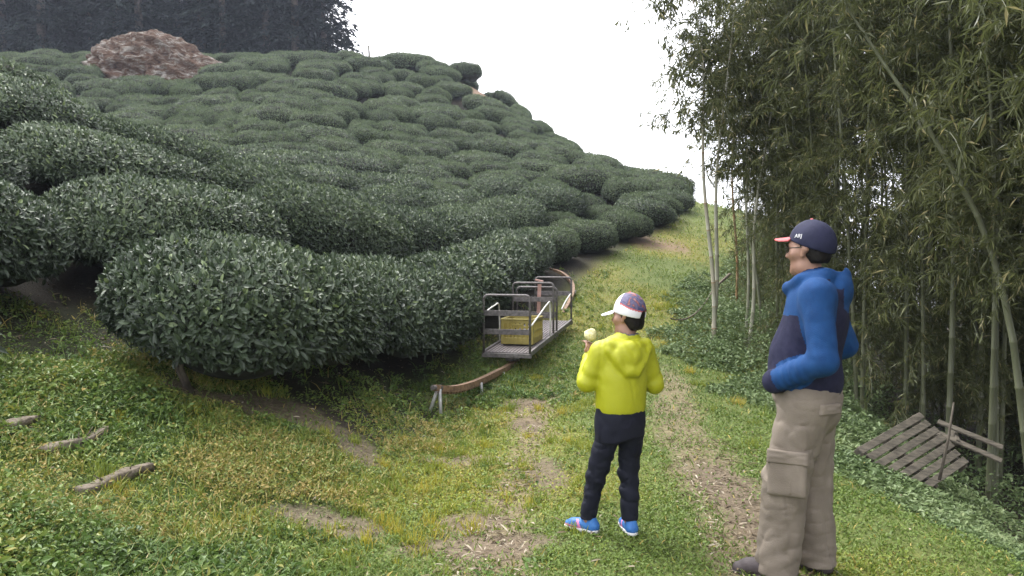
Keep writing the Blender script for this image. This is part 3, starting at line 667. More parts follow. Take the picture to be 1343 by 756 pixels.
def build_rail():
    pts = catmull(RAIL, 8); r = empty('monorail', tuple(G(575, 545)))
    tag(r, 'rusty brown single rail on short posts, curving uphill beside the tea', 'rail'); r0 = np.array(r.location)
    mb = MB(); T = nrm(np.gradient(pts, axis=0)); V = []; n = len(pts)
    for p, t in zip(pts, T):
        sd = nrm(np.cross(t, [0, 0, 1.])); up = np.cross(sd, t)
        for a, b in ((-1, -1), (1, -1), (1, 1), (-1, 1)): V.append(p-r0+sd*a*.027+up*b*.030)
    Q = [[4*i+j, 4*i+(j+1) % 4, 4*i+4+(j+1) % 4, 4*i+4+j] for i in range(n-1) for j in range(4)]+[[3, 2, 1, 0], [4*n-4, 4*n-3, 4*n-2, 4*n-1]]
    mb.add(V, Q); mb.build('rail_beam', M['rust'], r)
    mb = MB()                                        # toothed rack under the beam
    L = np.concatenate([[0], np.cumsum(np.linalg.norm(np.diff(pts, axis=0), axis=1))])
    for s in np.arange(.05, L[-1], .06):
        p = np.array([np.interp(s, L, pts[:, k]) for k in range(3)])-r0; k = min(np.searchsorted(L, s), n-1)
        mb.bar(p-T[k]*.018+[0, 0, -.040], p+T[k]*.018+[0, 0, -.040], .02, .022)
    rk = mb.build('rack', M['rust'], r)
    p0 = pts[0]-r0
    mb = MB(); mb.tube([p0-T[0]*.05, p0+T[0]*.0], .024, 10); mb.tube([p0+T[0]*.06, p0+T[0]*.085], .036, 10); mb.build('end_stop', M['steel'], r)
    def leg(p, dx, dy):
        g = float(H(p[0]+r0[0]+dx, p[1]+r0[1]+dy))-r0[2]
        mb = MB(); mb.tube([[p[0], p[1], p[2]-.01], [p[0]+dx, p[1]+dy, g-.05]], .017, 8); mb.build('support_leg', M['galv'], r, True)
    q0 = p0+T[0]*.04
    leg(q0+[.02, 0, 0], .015, -.02); leg(q0, -.10, .05)
    for s in (.95, 1.75, 2.35, 4.1, 5.6, 7.4, 8.6):
        p = np.array([np.interp(s, L, pts[:, k]) for k in range(3)])-r0
        sd = np.array([.03, 0, 0]); leg(p+sd, .01, 0)
build_rail()
CA = np.array([.21, 9.35]); CD = np.array([.235, .972]); CN = np.array([-.972, .235])
def build_cart():
    z0, z1 = .45, .60; Lc = 2.95; Wc = .56
    r = empty('rail_cart', (CA[0], CA[1], float(H(*CA)))); r0 = np.array(r.location)
    tag(r, 'open grey steel rail cart with upright end frames, standing on the monorail', 'cart')
    def P(l, w, z=0.0):                              # l along, w to the left, z over the floor
        p = CA+CD*l+CN*w; return np.array([p[0], p[1], z0+(z1-z0)*l/Lc+z])-r0
    mb = MB()
    for w in np.linspace(.03, Wc-.03, 13): mb.bar(P(.02, w), P(Lc-.02, w), .030, .010)
    for l in np.arange(.1, Lc, .3): mb.bar(P(l, .01, -.012), P(l, Wc-.01, -.012), .03, .012)
    mb.build('floor', M['floor'], r)
    mb = MB()
    for w in (0, Wc): mb.bar(P(0, w, -.005), P(Lc, w, -.005), .035, .06)
    for l in (0, 1.55, 1.72, Lc): mb.bar(P(l, -.02, -.03), P(l, Wc+.02, -.03), .04, .05)
    mb.build('chassis', M['steel'], r)
    mb = MB(); mb.bar(P(.2, Wc/2, -.06), P(.75, Wc/2, -.06), .12, .10); mb.bar(P(2.2, Wc/2, -.06), P(2.75, Wc/2, -.06), .12, .10); 
    for l in (.3, .65, 2.3, 2.65): mb.tube([P(l, Wc/2-.08, -.10), P(l, Wc/2+.08, -.10)], .05, 14)
    mb.build('bogie', M['steel'], r)
    def frame(l, h, slats, lean=0.0, cross=True):
        mb = MB(); rr = .05; W0, W1 = 0.0, Wc
        pts = [P(l, W0, -.03), P(l+lean*(h-rr), W0, h-rr)]+[P(l+lean*h, W0+rr*(1-math.cos(a)), h-rr+rr*math.sin(a)) for a in np.linspace(.3, math.pi/2, 4)]
        pts += [P(l+lean*h, W1-rr*(1-math.cos(a)), h-rr+rr*math.sin(a)) for a in np.linspace(math.pi/2, .3, 4)]+[P(l+lean*(h-rr), W1, h-rr), P(l, W1, -.03)]
        mb.tube(pts, .0145, 8); f = mb.build('end_frame', M['steel'], r, True)
        for z in slats:
            mb = MB(); mb.bar(P(l+lean*z-.012, W0+.01, z), P(l+lean*z-.012, W1-.01, z), .008, .065); mb.build('slat', M['steel'], f)
    frame(0, .68, (.25, .47)); frame(1.48, .70, (.26, .48)); frame(1.72, .62, (.25, .45)); frame(Lc, .66, (.42,))
    def rod(pts, mat, name, rr=.010):
        mb = MB(); mb.tube(catmull(pts, 5), rr, 7); mb.build(name, mat, r, True)
    rod([P(.05, Wc+.03, .38), P(.12, Wc+.02, .45), P(.5, Wc+.0, .50), P(.72, Wc, .46), P(.76, Wc, 0)], M['pale'], 'side_rail')
    rod([P(.0, -.02, .33), P(.55, -.015, .41), P(1.0, -.01, .47), P(1.2, -.01, .44), P(1.25, 0, 0)], M['pale'], 'side_rail')
    rod([P(2.05, -.01, .28), P(2.4, -.01, .36), P(2.8, -.01, .42), P(Lc, 0, .38)], M['pale'], 'side_rail')
    mb = MB(); mb.bar(P(1.60, .24, -.02), P(1.63, .22, .72), .05, .022, (0, 1, 0)); mb.bar(P(1.63, .17, .71), P(1.63, .28, .73), .045, .02); mb.build('brake_lever', M['pinkrust'], r)
    # crate standing on the cart floor
    c = P(.78, .27)+r0; yaw = math.atan2(CD[1], CD[0])-math.pi/2
    k = empty('crate', (c[0], c[1], c[2]+.006), yaw); tag(k, 'yellow plastic harvest crate with slotted ribbed sides, standing in the cart', 'crate')
    w, l, h = .20, .29, .32
    mb = MB(); t = .006
    mb.box((0, 0, .008), (w-.01, l-.01, .006))
    for sx in (-1, 1):
        for (half, cx, ax) in ((l, w, 1), (w, l, 0)):
            def bx(u, z, hu, hz, th=t, out=0.0):
                c_ = [0, 0, z]; hh = [0, 0, hz]; c_[ax] = u; c_[1-ax] = sx*(cx-t+out); hh[ax] = hu; hh[1-ax] = th; mb.box(c_, hh, None, .002)
            hl = half-.012
            bx(0, .045, hl, .04); bx(0, h-.028, hl, .028, t, .0)
            bx(0, h-.008, hl+.012, .008, .014, .006); bx(0, .165, hl, .012, t, .001)
            n = 9 if ax == 1 else 7
            for q in np.linspace(-hl+.012, hl-.012, n): bx(q, h/2, .011, h/2-.02, .008, .002)
        for sy in (-1, 1): mb.bar((sx*(w-.008), sy*(l-.008), .004), (sx*(w-.008), sy*(l-.008), h-.003), .026, .026, (1, 0, 0), .006)
    mb.build('crate_shell', M['yellow'], k)
    mb = MB()
    for sx in (-1, 1): mb.box((0, sx*(l+.004), h-.075), (.06, .006, .012), None, .004)
    mb.build('handle', M['yellow'], k)
build_cart()
# ------------------------------------------------------------------ pallets, planks, posts, cable
M['oldwood'] = plain_mat('old grey wood', (.065, .058, .046), (.16, .14, .11), .9, 5, .2, .5, 40, stretch=(1, 9, 9))
M['plank'] = plain_mat('bleached plank wood', (.075, .06, .045), (.20, .168, .13), .9, 5, .2, .5, 40, stretch=(1, 9, 9))
def build_pallet():
    A, B = at(1128, 590, 6.5), at(1207, 544, 7.0); d3 = ray(1268, 602); o3 = np.array([0, 0, CAMZ]); C_ = o3+d3*np.clip(((B-o3)@(B-A))/(d3@(B-A)), 5.6, 8)       # left, top, right corners, square to each other
    print('pallet', C_, np.linalg.norm(B-A), np.linalg.norm(C_-B))
    u = B-A; v = C_-B; Lu = np.linalg.norm(u); Lv = np.linalg.norm(v); u /= Lu; v = v-u*np.dot(u, v); v /= np.linalg.norm(v); n = np.cross(u, v)
    if n[2] < 0: n = -n
    r = empty('pallet', tuple(A)); tag(r, 'grey wooden pallet with open slats lying tilted against the bamboo', 'pallet')
    for k, f in enumerate(np.linspace(.02, 1.0, 7)):
        mb = MB(); e0, e1 = (R.uniform(-.02, .02), R.uniform(-.02, .02)); mb.bar(v*Lv*f+u*e0, v*Lv*f+u*(Lu+e1), .062, .016, n); mb.build('slat', M['oldwood'], r)
    for f in (.04, .42, .93):
        mb = MB(); mb.bar(u*Lu*f-n*.05-v*.03, u*Lu*f-n*.05+v*(Lv+.05), .035, .08, n); mb.build('stringer', M['oldwood'], r)
    r2 = empty('pallet', tuple(at(1230, 575, 7.3))); tag(r2, 'broken dark pallet collapsed behind the slatted pallet', 'pallet')
    for (x0, y0, z0, x1, y1, z1) in ((0, 0, .05, .42, -.28, -.14), (.06, .12, .13, .50, -.16, -.05), (.02, .2, .02, .40, .3, -.12)):
        mb = MB(); mb.bar((x0, y0, z0), (x1, y1, z1), .075, .018, (.3, -.5, .8)); mb.build('slat', M['oldwood'], r2)
    mb = MB(); mb.bar((.12, -.1, -.02), (.28, .26, .03), .035, .06, (.3, -.3, .9)); mb.build('stringer', M['oldwood'], r2)
    for (a, b, lab) in (((1232, 630), (1251, 528), 'thin dark stick leaning across the front of the pallet'),):
        p = at(*a, 6.2); q = at(*b, 6.3); mb = MB(); mb.tube([p, (p+q)/2+[.01, 0, 0], q], [.012, .010, .007], 6); tag(mb.build('stick', M['stem'], None, True), lab, 'stick')
build_pallet()
def plank(p0, p1, w, h, lab, knots=2):
    a = G(*p0); b = G(*p1); a[2] += .005; b[2] += .022
    L = np.linalg.norm(b-a); d = (b-a)/L; sd = nrm(np.cross(d, [0, 0, 1.])); up = np.cross(sd, d); n = 14; V = []; m = 8
    for i in range(n):
        f = i/(n-1); c = a+d*L*f+up*.012*math.sin(f*5+p0[0]); ww = w*(1+.18*vnoise(f*4, p0[0], 0, 4))*(1-.35*(f > .9)); hh = h*(1+.3*vnoise(f*5, 3, p0[0], 4))
        for j in range(m):
            t = 2*math.pi*j/m+.39; V.append(c+sd*math.copysign(abs(math.cos(t))**.25, math.cos(t))*ww/2+up*math.copysign(abs(math.sin(t))**.25, math.sin(t))*hh/2*(1+.2*vnoise(f*9, j, p0[0], 8)))
    Q = [[i*m+j, i*m+(j+1) % m, (i+1)*m+(j+1) % m, (i+1)*m+j] for i in range(n-1) for j in range(m)]; V += [a, b]
    mb = MB(); mb.add(V, Q, [[n*m, (j+1) % m, j] for j in range(m)]+[[n*m+1, (n-1)*m+j, (n-1)*m+(j+1) % m] for j in range(m)])
    for k in range(knots):                            # splinters standing off
        f = R.uniform(.25, .9); c = a+d*L*f; mb.tube([c, c+up*.06+d*R.normal(0, .04)+sd*.02], [.008, .002], 5)
    o = mb.build('old_plank', M['plank'], None, True); tag(o, lab, 'plank', 'old planks lying in the weeds')
plank((-40, 580), (48, 560), .10, .045, 'bleached plank in the weeds cut by the frame edge, below the dark sprig')
plank((58, 603), (140, 574), .07, .05, 'short split plank lying in the weeds, middle of the three')
plank((98, 648), (198, 620), .075, .05, 'bleached plank lying in yellow weeds, nearest the camera')
def stick(name, a, b, r0, r1, mat, lab, cat, sag=0, n=8):
    t = np.linspace(0, 1, n)[:, None]; P = a+(b-a)*t; P[:, 2] -= sag*4*(t[:, 0]*(1-t[:, 0]))
    mb = MB(); mb.tube(P, np.linspace(r0, r1, n), 6); return tag(mb.build(name, mat, None, True), lab, cat)
g = G(603, 100); stick('post', np.array([g[0], g[1], float(hbase(g[0], g[1]))-.2]), at(605.5, 68, g[1]), .05, .045, M['pale'], 'white post beside the lone bush at the summit', 'post')
g = at(485, 75, 42.5); stick('post', np.array([g[0], g[1], float(hbase(g[0], g[1]))]), at(483.5, 60, 42.5), .06, .05, M['stem'], 'dark stake poking out of the tea near the conifers', 'post')
g = at(645, 158, 39.5); stick('post', np.array([g[0], g[1], float(hbase(g[0], g[1]))]), at(644, 143, 39.5), .035, .03, M['stem'], 'thin dark stake on the right shoulder of the hill skyline', 'post')
stick('pipe', at(636, 105, 41), at(657, 119, 40), .02, .02, M['pale'], 'white pipe lying down the slope by the eroded summit scar', 'pipe')
stick('cable', at(880, 418, 11.5), at(938, 374, 14.5), .012, .012, M['plank'], 'pale cable sagging from the path to the twin bamboo stems', 'cable', .22, 12)
stick('cut_branch', at(938, 377, 14.5), at(957, 360, 15.2), .02, .03, M['plank'], 'pale broken branch tip behind the twin bamboo stems', 'branch')

def summit_bush():
    g = at(608, 80, 43.2); z = float(hbase(g[0], g[1])); pa, me = PF[2]; o = link('tea_bush', me, None, (g[0], g[1], z-.05)); s = .8; o.scale = (1.0/pa, .9, 1.05); tag(o, 'lone round tea bush on the summit behind the white post', 'tea bush')
summit_bush()
# ------------------------------------------------------------------ people (implicit surfaces)
def smin(a, b, k):
    h = np.clip(.5+.5*(b-a)/k, 0, 1); return b*(1-h)+a*h-k*h*(1-h)
def sd(prim, X, Y, Z):
    t = prim[0]
    if t == 'c':                                      # tapered capsule
        a, b = np.asarray(prim[1], float), np.asarray(prim[2], float); r1, r2 = prim[3], prim[4]; ba = b-a
        h = np.clip(((X-a[0])*ba[0]+(Y-a[1])*ba[1]+(Z-a[2])*ba[2])/(ba@ba), 0, 1)
        return np.sqrt((X-a[0]-ba[0]*h)**2+(Y-a[1]-ba[1]*h)**2+(Z-a[2]-ba[2]*h)**2)-(r1+(r2-r1)*h)
    if t == 'e':                                      # ellipsoid, optional pitch about x (radians)
        c, r = prim[1], prim[2]; x, y, z = X-c[0], Y-c[1], Z-c[2]
        if len(prim) > 5 and prim[5]:
            ca, sa = math.cos(prim[5]), math.sin(prim[5]); y, z = y*ca+z*sa, -y*sa+z*ca
        k0 = np.sqrt((x/r[0])**2+(y/r[1])**2+(z/r[2])**2); k1 = np.sqrt((x/r[0]**2)**2+(y/r[1]**2)**2+(z/r[2]**2)**2)+1e-9
        return k0*(k0-1)/k1
    if t == 'b':                                      # rounded box
        c, h, r = prim[1], prim[2], prim[6] if len(prim) > 6 else .01
        q = [np.abs(v-c[i])-h[i]+r for i, v in enumerate((X, Y, Z))]
        o = np.sqrt(sum(np.maximum(v, 0)**2 for v in q)); return o+np.minimum(np.maximum(np.maximum(q[0], q[1]), q[2]), 0)-r
def build_sdf(prims, lo, hi, h, mod=None):
    ax = [np.arange(lo[i], hi[i]+h, h) for i in range(3)]
    X, Y, Z = np.meshgrid(*ax, indexing='ij'); d = None
    for p in prims:
        s = sd(p, X, Y, Z); k = p[3] if p[0] != 'c' else p[5]
        d = s if d is None else smin(d, s, k)
    if mod: d = mod(d, X, Y, Z)
    return surface_nets(d, np.array([a[0] for a in ax]), h)
def surface_nets(d, o, h):
    n = np.array(d.shape); ins = d < 0
    cnt = np.zeros(n-1); acc = np.zeros((*(n-1), 3))
    for ax in range(3):
        oth = [a for a in range(3) if a != ax]
        s0 = [slice(None)]*3; s1 = [slice(None)]*3; s0[ax] = slice(0, -1); s1[ax] = slice(1, None)
        A = d[tuple(s0)]; B = d[tuple(s1)]; cr = (A < 0) != (B < 0); t = np.where(cr, A/(A-B+1e-12), 0)
        for i in (0, 1):
            for j in (0, 1):
                sl = [slice(None)]*3; sl[oth[0]] = slice(i, i+n[oth[0]]-1); sl[oth[1]] = slice(j, j+n[oth[1]]-1)
                c = cr[tuple(sl)]; cnt += c; acc[..., ax] += np.where(c, t[tuple(sl)], 0); acc[..., oth[0]] += c*i; acc[..., oth[1]] += c*j
    m = cnt > 0; idx = -np.ones(n-1, int); idx[m] = np.arange(m.sum()); ii = np.argwhere(m)
    V = o+h*(ii+acc[m]/cnt[m][:, None]); Q = []
    for ax in range(3):
        o1, o2 = (ax+1) % 3, (ax+2) % 3
        s0 = [slice(1, -1)]*3; s1 = [slice(1, -1)]*3; s0[ax] = slice(0, -1); s1[ax] = slice(1, None)
        A = ins[tuple(s0)]; B = ins[tuple(s1)]; e = np.argwhere(A != B); flip = A[A != B]
        e[:, o1] += 1; e[:, o2] += 1
        def q(a, b): f = e.copy(); f[:, o1] += a; f[:, o2] += b; return idx[f[:, 0], f[:, 1], f[:, 2]]
        F4 = np.stack([q(-1, -1), q(0, -1), q(0, 0), q(-1, 0)], 1); F4[~flip] = F4[~flip][:, ::-1]; Q.append(F4)
    Q = np.concatenate(Q); Q = Q[(Q >= 0).all(1)]
    for _ in range(2):                                # light smoothing
        S_ = np.zeros_like(V); C_ = np.zeros(len(V))
        for a, b in ((0, 1), (1, 2), (2, 3), (3, 0)):
            np.add.at(S_, Q[:, a], V[Q[:, b]]); np.add.at(S_, Q[:, b], V[Q[:, a]]); np.add.at(C_, Q[:, a], 1); np.add.at(C_, Q[:, b], 1)
        V = V*.5+.5*S_/np.maximum(C_, 1)[:, None]
    return V, Q
def sdf_part(name, prims, mats, parent, h=.006, mod=None, pick=None, pad=.03):
    P = []
    for p in prims:
        if p[0] == 'c':
            r = max(p[3], p[4]); P += [np.asarray(p[1])-r, np.asarray(p[1])+r, np.asarray(p[2])-r, np.asarray(p[2])+r]
        else:
            r = max(p[2]) if (p[0] == 'e' and len(p) > 5) else np.asarray(p[2]); P += [np.asarray(p[1])-r, np.asarray(p[1])+r]
    P = np.array(P); V, Q = build_sdf(prims, P.min(0)-pad, P.max(0)+pad, h, mod)
    mi = None
    if pick is not None: mi = pick(V[Q].mean(1))
    return link(name, mesh(name, V, Q, mats if isinstance(mats, list) else [mats], mi, None, True), parent)
def hand(wrist, palm_dir, palm_n, side, L, curl, kid=.001):
    """palm, four unequal bent fingers and a side thumb as tapered capsules; L is hand length"""
    d = nrm(np.asarray(palm_dir, float)); n = np.asarray(palm_n, float); n = nrm(n-d*(n@d)); s = np.cross(d, n)*side; w = np.asarray(wrist, float); out = []
    for f in (-.20, -.07, .06, .18): out.append(('c', w+s*f*L*.55, w+d*L*.5+s*f*L, L*.085, L*.075, .012))
    for f, ln in ((-.20, .36), (-.07, .46), (.06, .50), (.18, .45)):
        p = w+d*L*.5+s*f*L; a = 0; seg = ln*L/3
        for k in range(3):
            a += curl; q = p+(d*math.cos(a)-n*-math.sin(a))*seg; out.append(('c', p, q, L*(.055-.006*k), L*(.050-.006*k), .002)); p = q
    t0 = w+s*L*.16+d*L*.10; t1 = t0+(s*.7+d*.6+n*.3)*L*.24; t2 = t1+(d*.8+n*.5-s*.1)*L*.22
    out += [('c', t0, t1, L*.075, L*.06, .01), ('c', t1, t2, L*.058, L*.045, .004)]
    return out
M['skin'] = plain_mat('skin', (0.2604, 0.1457, 0.1023), (0.3224, 0.186, 0.1333), .5, 14, .4, .05, 200)
M['hair'] = plain_mat('black hair', (.006, .005, .005), (.014, .012, .010), .6, 60, .15, .4, 220)
M['navy'] = plain_mat('navy fleece', (0.0119, 0.01275, 0.0323), (0.0204, 0.02125, 0.04675), .9, 30, .2, .3, 260)
M['blue'] = plain_mat('blue fleece', (0.00527, 0.03689, 0.1238), (0.009486, 0.0527, 0.1634), .85, 18, .25, .35, 240)
M['khaki'] = plain_mat('khaki cotton', (.150, .125, .100), (.205, .172, .140), .85, 7, .25, .25, 160)
M['capnavy'] = plain_mat('navy cap cloth', (0.0102, 0.0119, 0.034), (0.017, 0.0187, 0.04675), .8, 30, .3, .2, 300)
M['coral'] = plain_mat('coral red cap brim', (0.465, 0.0975, 0.105), (0.525, 0.135, 0.135), .75, 30, .3, .1, 300)
M['white'] = plain_mat('white cloth', (0.629, 0.6205, 0.646), (0.697, 0.6885, 0.7055), .75, 20, .3, .1, 300)
M['neon'] = plain_mat('neon yellow jacket shell', (.312, .325, .006), (.355, .366, .012), .55, 6, .4, .12, 60)
M['lining'] = plain_mat('dark grey lining', (.05, .055, .075), (.08, .085, .11), .85, 20)
M['track'] = plain_mat('dark navy track cloth', (0.0033, 0.0044, 0.011), (0.0066, 0.0077, 0.0176), .8, 10, .3, .15, 120)
M['shoeblue'] = plain_mat('blue shoe mesh', (0.0245, 0.112, 0.35), (0.042, 0.168, 0.434), .6, 30, .4, .2, 300)
M['pink'] = plain_mat('pink shoe trim', (0.5625, 0.165, 0.3375), (0.6, 0.225, 0.39), .6, 20)
M['sole'] = plain_mat('white shoe sole', (0.544, 0.536, 0.528), (0.624, 0.616, 0.608), .6, 20)
M['shoedark'] = plain_mat('dark brown leather', (.035, .026, .028), (.07, .055, .055), .6, 20, .4, .2, 200)
M['glass_frame'] = plain_mat('dark eyeglass frame', (.03, .025, .02), (.05, .04, .03), .35, 10)
M['eye'] = plain_mat('eye', (.6, .58, .55), (.65, .62, .6), .2, 10)
M['lens'] = None
def capcloth():
    m, nt, b = newmat('white cap with printed side panel')
    tc = nt.nodes.new('ShaderNodeTexCoord'); n = nt.nodes.new('ShaderNodeTexNoise'); n.inputs['Scale'].default_value = 16; n.inputs['Detail'].default_value = 2; n.inputs['Distortion'].default_value = 1.2
    nt.links.new(tc.outputs['Object'], n.inputs['Vector'])
    r = ramp(nt, [(.34, (.035, .042, .11)), (.44, (.12, .10, .17)), (.53, (.045, .05, .11)), (.60, (.30, .09, .06)), (.68, (.22, .20, .25))]); r.color_ramp.interpolation = 'LINEAR'
    nt.links.new(n.outputs[0], r.inputs[0]); nt.links.new(r.outputs[0], b.inputs['Base Color']); b.inputs['Roughness'].default_value = .75
    return m
M['print'] = capcloth()
def head_prims(c, s, yaw=0.0):
    """head of height .235*s at centre c, facing +y rotated by yaw about z"""
    ca, sa = math.cos(yaw), math.sin(yaw)
    def T(x, y, z): return (c[0]+s*(x*ca-y*sa), c[1]+s*(x*sa+y*ca), c[2]+s*z)
    r = lambda v: v*s
    # ellipsoids stay unrotated in plan; near-round ones keep that harmless
    P = [('e', T(0, -.012, .025), (r(.076), r(.088) if abs(yaw) < .4 else r(.084), r(.092)), r(.02)),
         ('c', T(0, .030, -.015), T(0, .040, -.070), r(.062), r(.046), r(.03)), ('c', T(-.03, .02, -.075), T(.03, .02, -.075), r(.038), r(.038), r(.03)),
         ('c', T(0, .078, .020), T(0, .104, -.022), r(.010), r(.0135), r(.012)), ('c', T(-.011, .090, -.026), T(.011, .090, -.026), r(.009), r(.009), r(.008)),
         ('c', T(-.045, .062, .034), T(.045, .062, .034), r(.018), r(.018), r(.02)),
         ('c', T(-.018, .071, -.052), T(.018, .071, -.052), r(.009), r(.009), r(.006)), ('c', T(-.016, .069, -.064), T(.016, .069, -.064), r(.010), r(.010), r(.006)),
         ('c', T(0, .070, -.092), T(0, .074, -.098), r(.020), r(.018), r(.02)),
         ('c', T(-.055, .045, -.012), T(-.045, .062, -.022), r(.026), r(.02), r(.02)), ('c', T(.055, .045, -.012), T(.045, .062, -.022), r(.026), r(.02), r(.02))]
    for q in (-1, 1): P += [('c', T(q*.076, -.010, .018), T(q*.080, -.020, .010), r(.010), r(.016), r(.006)), ('c', T(q*.080, -.018, .020), T(q*.076, -.002, -.022), r(.014), r(.009), r(.006))]
    return P, T
def fold(d, X, Y, Z, amp, sc, seed, ez=1.0):
    return d+amp*fbm(X*sc, Y*sc, Z*sc*ez, seed, 3)
def crease(d, X, Y, Z, amp, sx, sz, seed, shear=0.0):
    """sharp narrow cloth creases: long along the low-frequency axis"""
    near = np.abs(d) < .03
    u = vnoise(X[near]*sx+shear*Z[near]*sx, Y[near]*sx, Z[near]*sz, seed)+.45*vnoise(X[near]*sx*2.1, Y[near]*sx*2.1, Z[near]*sz*2.1, seed+5)
    d = d.copy(); d[near] += amp*(np.clip(1-np.abs(u)*3.2, 0, 1)**1.5-.25); return d
def shoe(parent, ankle, yaw, L, up, sole, trim=None, hgt=.085):
    s = empty('shoe', ankle); s.parent = parent; s.rotation_euler = (0, 0, yaw); k = L/.27; z = -ankle[2]
    A = z+.012*k
    def tr(p): return tuple(p)
    pr = [('c', (0, -.045*k, z+.045*k), (0, .12*k, z+.045*k), .042*k, .040*k, .02*k), ('c', (0, .05*k, z+.05*k), (0, .165*k, z+.034*k), .043*k, .030*k, .02*k), ('c', (0, -.035*k, z+.05*k), (0, -.02*k, z+hgt*k+.02*k), .040*k, .040*k, .025*k)]
    def mod(d, X, Y, Z): d = np.maximum(d, -(Z-(z+.014*k))); return np.maximum(d, Z-(z+hgt*k+.025*k-.10*np.clip(Y, -1, .1)))
    sdf_part('upper', pr, [up, trim or up], s, .006, mod, (lambda c: ((np.abs(c[:, 0]) > .02*k) & (np.abs(c[:, 1]-.06*k-.5*(c[:, 2]-z-.05*k)) < .012*k)) | ((np.abs(c[:, 2]-z-.032*k) < .007*k) & (c[:, 1] > .05*k))) if trim else None)
    ps = [('c', (0, -.045*k, z+.016*k), (0, .05*k, z+.016*k), .044*k, .040*k, .02*k), ('c', (0, .05*k, z+.016*k), (0, .165*k, z+.016*k), .043*k, .034*k, .03*k)]
    sdf_part('sole', ps, sole, s, .006, lambda d, X, Y, Z: np.maximum(d, np.abs(Z-(z+.014*k))-.014*k))
def build_man():
    px, Y0 = 1060, 3.93; x0 = tpx(px)*Y0
    r = empty('person', (x0, Y0, float(H(x0, Y0))), rad(67)); tag(r, 'man in navy and blue hooded fleece and khaki cargo trousers, hands in pockets', 'person')
    HC = (0, .0, 1.605); HY = rad(-20); hp, T = head_prims(HC, 1.0, HY)
    SL, EL, WL = (-.195, -.045, 1.405), (-.270, -.085, 1.105), (-.172, .135, .985); SR, ER, WR = (.195, -.065, 1.405), (.290, -.165, 1.125), (.180, .12, .985)
    HL, KL, AL = (-.09, .0, .90), (-.098, .085, .50), (-.10, .125, .085); HR, KR, AR = (.09, -.02, .90), (.10, -.02, .50), (.105, -.045, .085)
    body = hp+[('c', (0, -.035, 1.42), (0, .0, 1.53), .064, .058, .02), ('e', (0, -.04, 1.26), (.17, .105, .20), .06), ('e', (0, .03, 1.05), (.15, .14, .16), .06), ('e', (0, .0, .92), (.155, .12, .12), .05),
        ('c', (-.14, -.05, 1.42), (.14, -.05, 1.42), .055, .055, .05)]
    for a, b, c in ((SL, EL, WL), (SR, ER, WR)): body += [('c', a, b, .052, .040, .02), ('c', b, c, .040, .027, .01)]
    body += hand(WL, (.9, .10, -.35), (-.2, .9, .1), 1, .16, -.12)+hand(WR, (-.9, .10, -.35), (.2, .9, .1), -1, .16, -.12)
    for a, b, c in ((HL, KL, AL), (HR, KR, AR)): body += [('c', a, b, .082, .055, .03), ('c', b, c, .054, .036, .01), ('c', c, (c[0], c[1]+.12, .05), .036, .03, .01)]
    sdf_part('body', body, M['skin'], r, .0065)
    # hair: shell round the back of the skull
    hr = sdf_part('hair', [('e', (0, -.018, 1.628), (.081, .094, .094), .02), ('c', (-.03, -.062, 1.575), (.03, -.055, 1.575), .036, .036, .03)], M['hair'], r, .005,
             lambda d, X, Y, Z: np.maximum(np.maximum(fold(d, X, Y, Z, .003, 60, 4), Y-(.020-.5*np.clip(1.64-Z, 0, .08)*1.2)), (1.548-Z)))
    hr.rotation_euler = (0, 0, HY)
    for q in (-1, 1):
        mb = MB(); u = np.linspace(0, 2*math.pi, 12, endpoint=False); v = np.linspace(-math.pi/2, math.pi/2, 7); g = [(math.cos(a)*math.cos(b), math.sin(a)*math.cos(b), math.sin(b)) for b in v for a in u]
        mb.add(np.array(g)*.0125+np.array(T(q*.032, .069, .012)), [[i*12+j, i*12+(j+1) % 12, i*12+12+(j+1) % 12, i*12+12+j] for i in range(6) for j in range(12)]); mb.build('eye', M['eye'], r, True)
    mb = MB()
    for q in (-1, 1):
        a = np.linspace(0, 2*math.pi, 17); mb.tube([T(q*.034+.024*math.cos(t), .096-.012*abs(math.cos(t))*(1 if q*math.cos(t) > 0 else 0), .010+.017*math.sin(t)) for t in a], .0022, 6, False)
        mb.tube([T(q*.058, .088, .016), T(q*.076, .03, .020), T(q*.083, -.015, .022), T(q*.082, -.030, .005)], .0024, 6)
    mb.tube([T(-.011, .097, .014), T(0, .101, .018), T(.011, .097, .014)], .002, 6); mb.build('glasses', M['glass_frame'], r, True)
    # cap
    def rim(X, Y): return 1.640+.30*(Y-.0)
    cap = empty('cap', (0, 0, 0)); cap.parent = r; cap.rotation_euler = (0, 0, HY)
    sdf_part('crown', [('e', (0, -.014, 1.645), (.0905, .109, .116), .02), ('e', (0, -.03, 1.64), (.088, .10, .10), .03)], M['capnavy'], cap, .005, lambda d, X, Y, Z: np.maximum(np.maximum(fold(d, X, Y, Z, .002, 18, 14), (1.642+.36*(Y-.02))-Z), -(d+.012)) )
    def brim(d, X, Y, Z):
        zc = 1.674-3.2*X*X-.10*(Y-.09); e = np.sqrt((X/.078)**2+((Y-.072)/.098)**2)-1
        return np.maximum(np.maximum(np.abs(Z-zc)-.0045, e*.08), (.066-Y-.5*np.abs(X)*0)-.0)
    sdf_part('brim', [('e', (0, .08, 1.66), (.1, .13, .06), .01)], M['coral'], cap, .004, brim)
    mb = MB(); mb.tube([(0, -.014, 1.757), (0, -.014, 1.766)], [.009, .006], 8); mb.build('button', M['coral'], cap, True)
    t = bpy.data.curves.new('lettering', 'FONT'); t.body = 'ARJ'; t.size = .026; t.extrude = .0012; t.align_x = 'CENTER'; t.materials.append(M['white'])
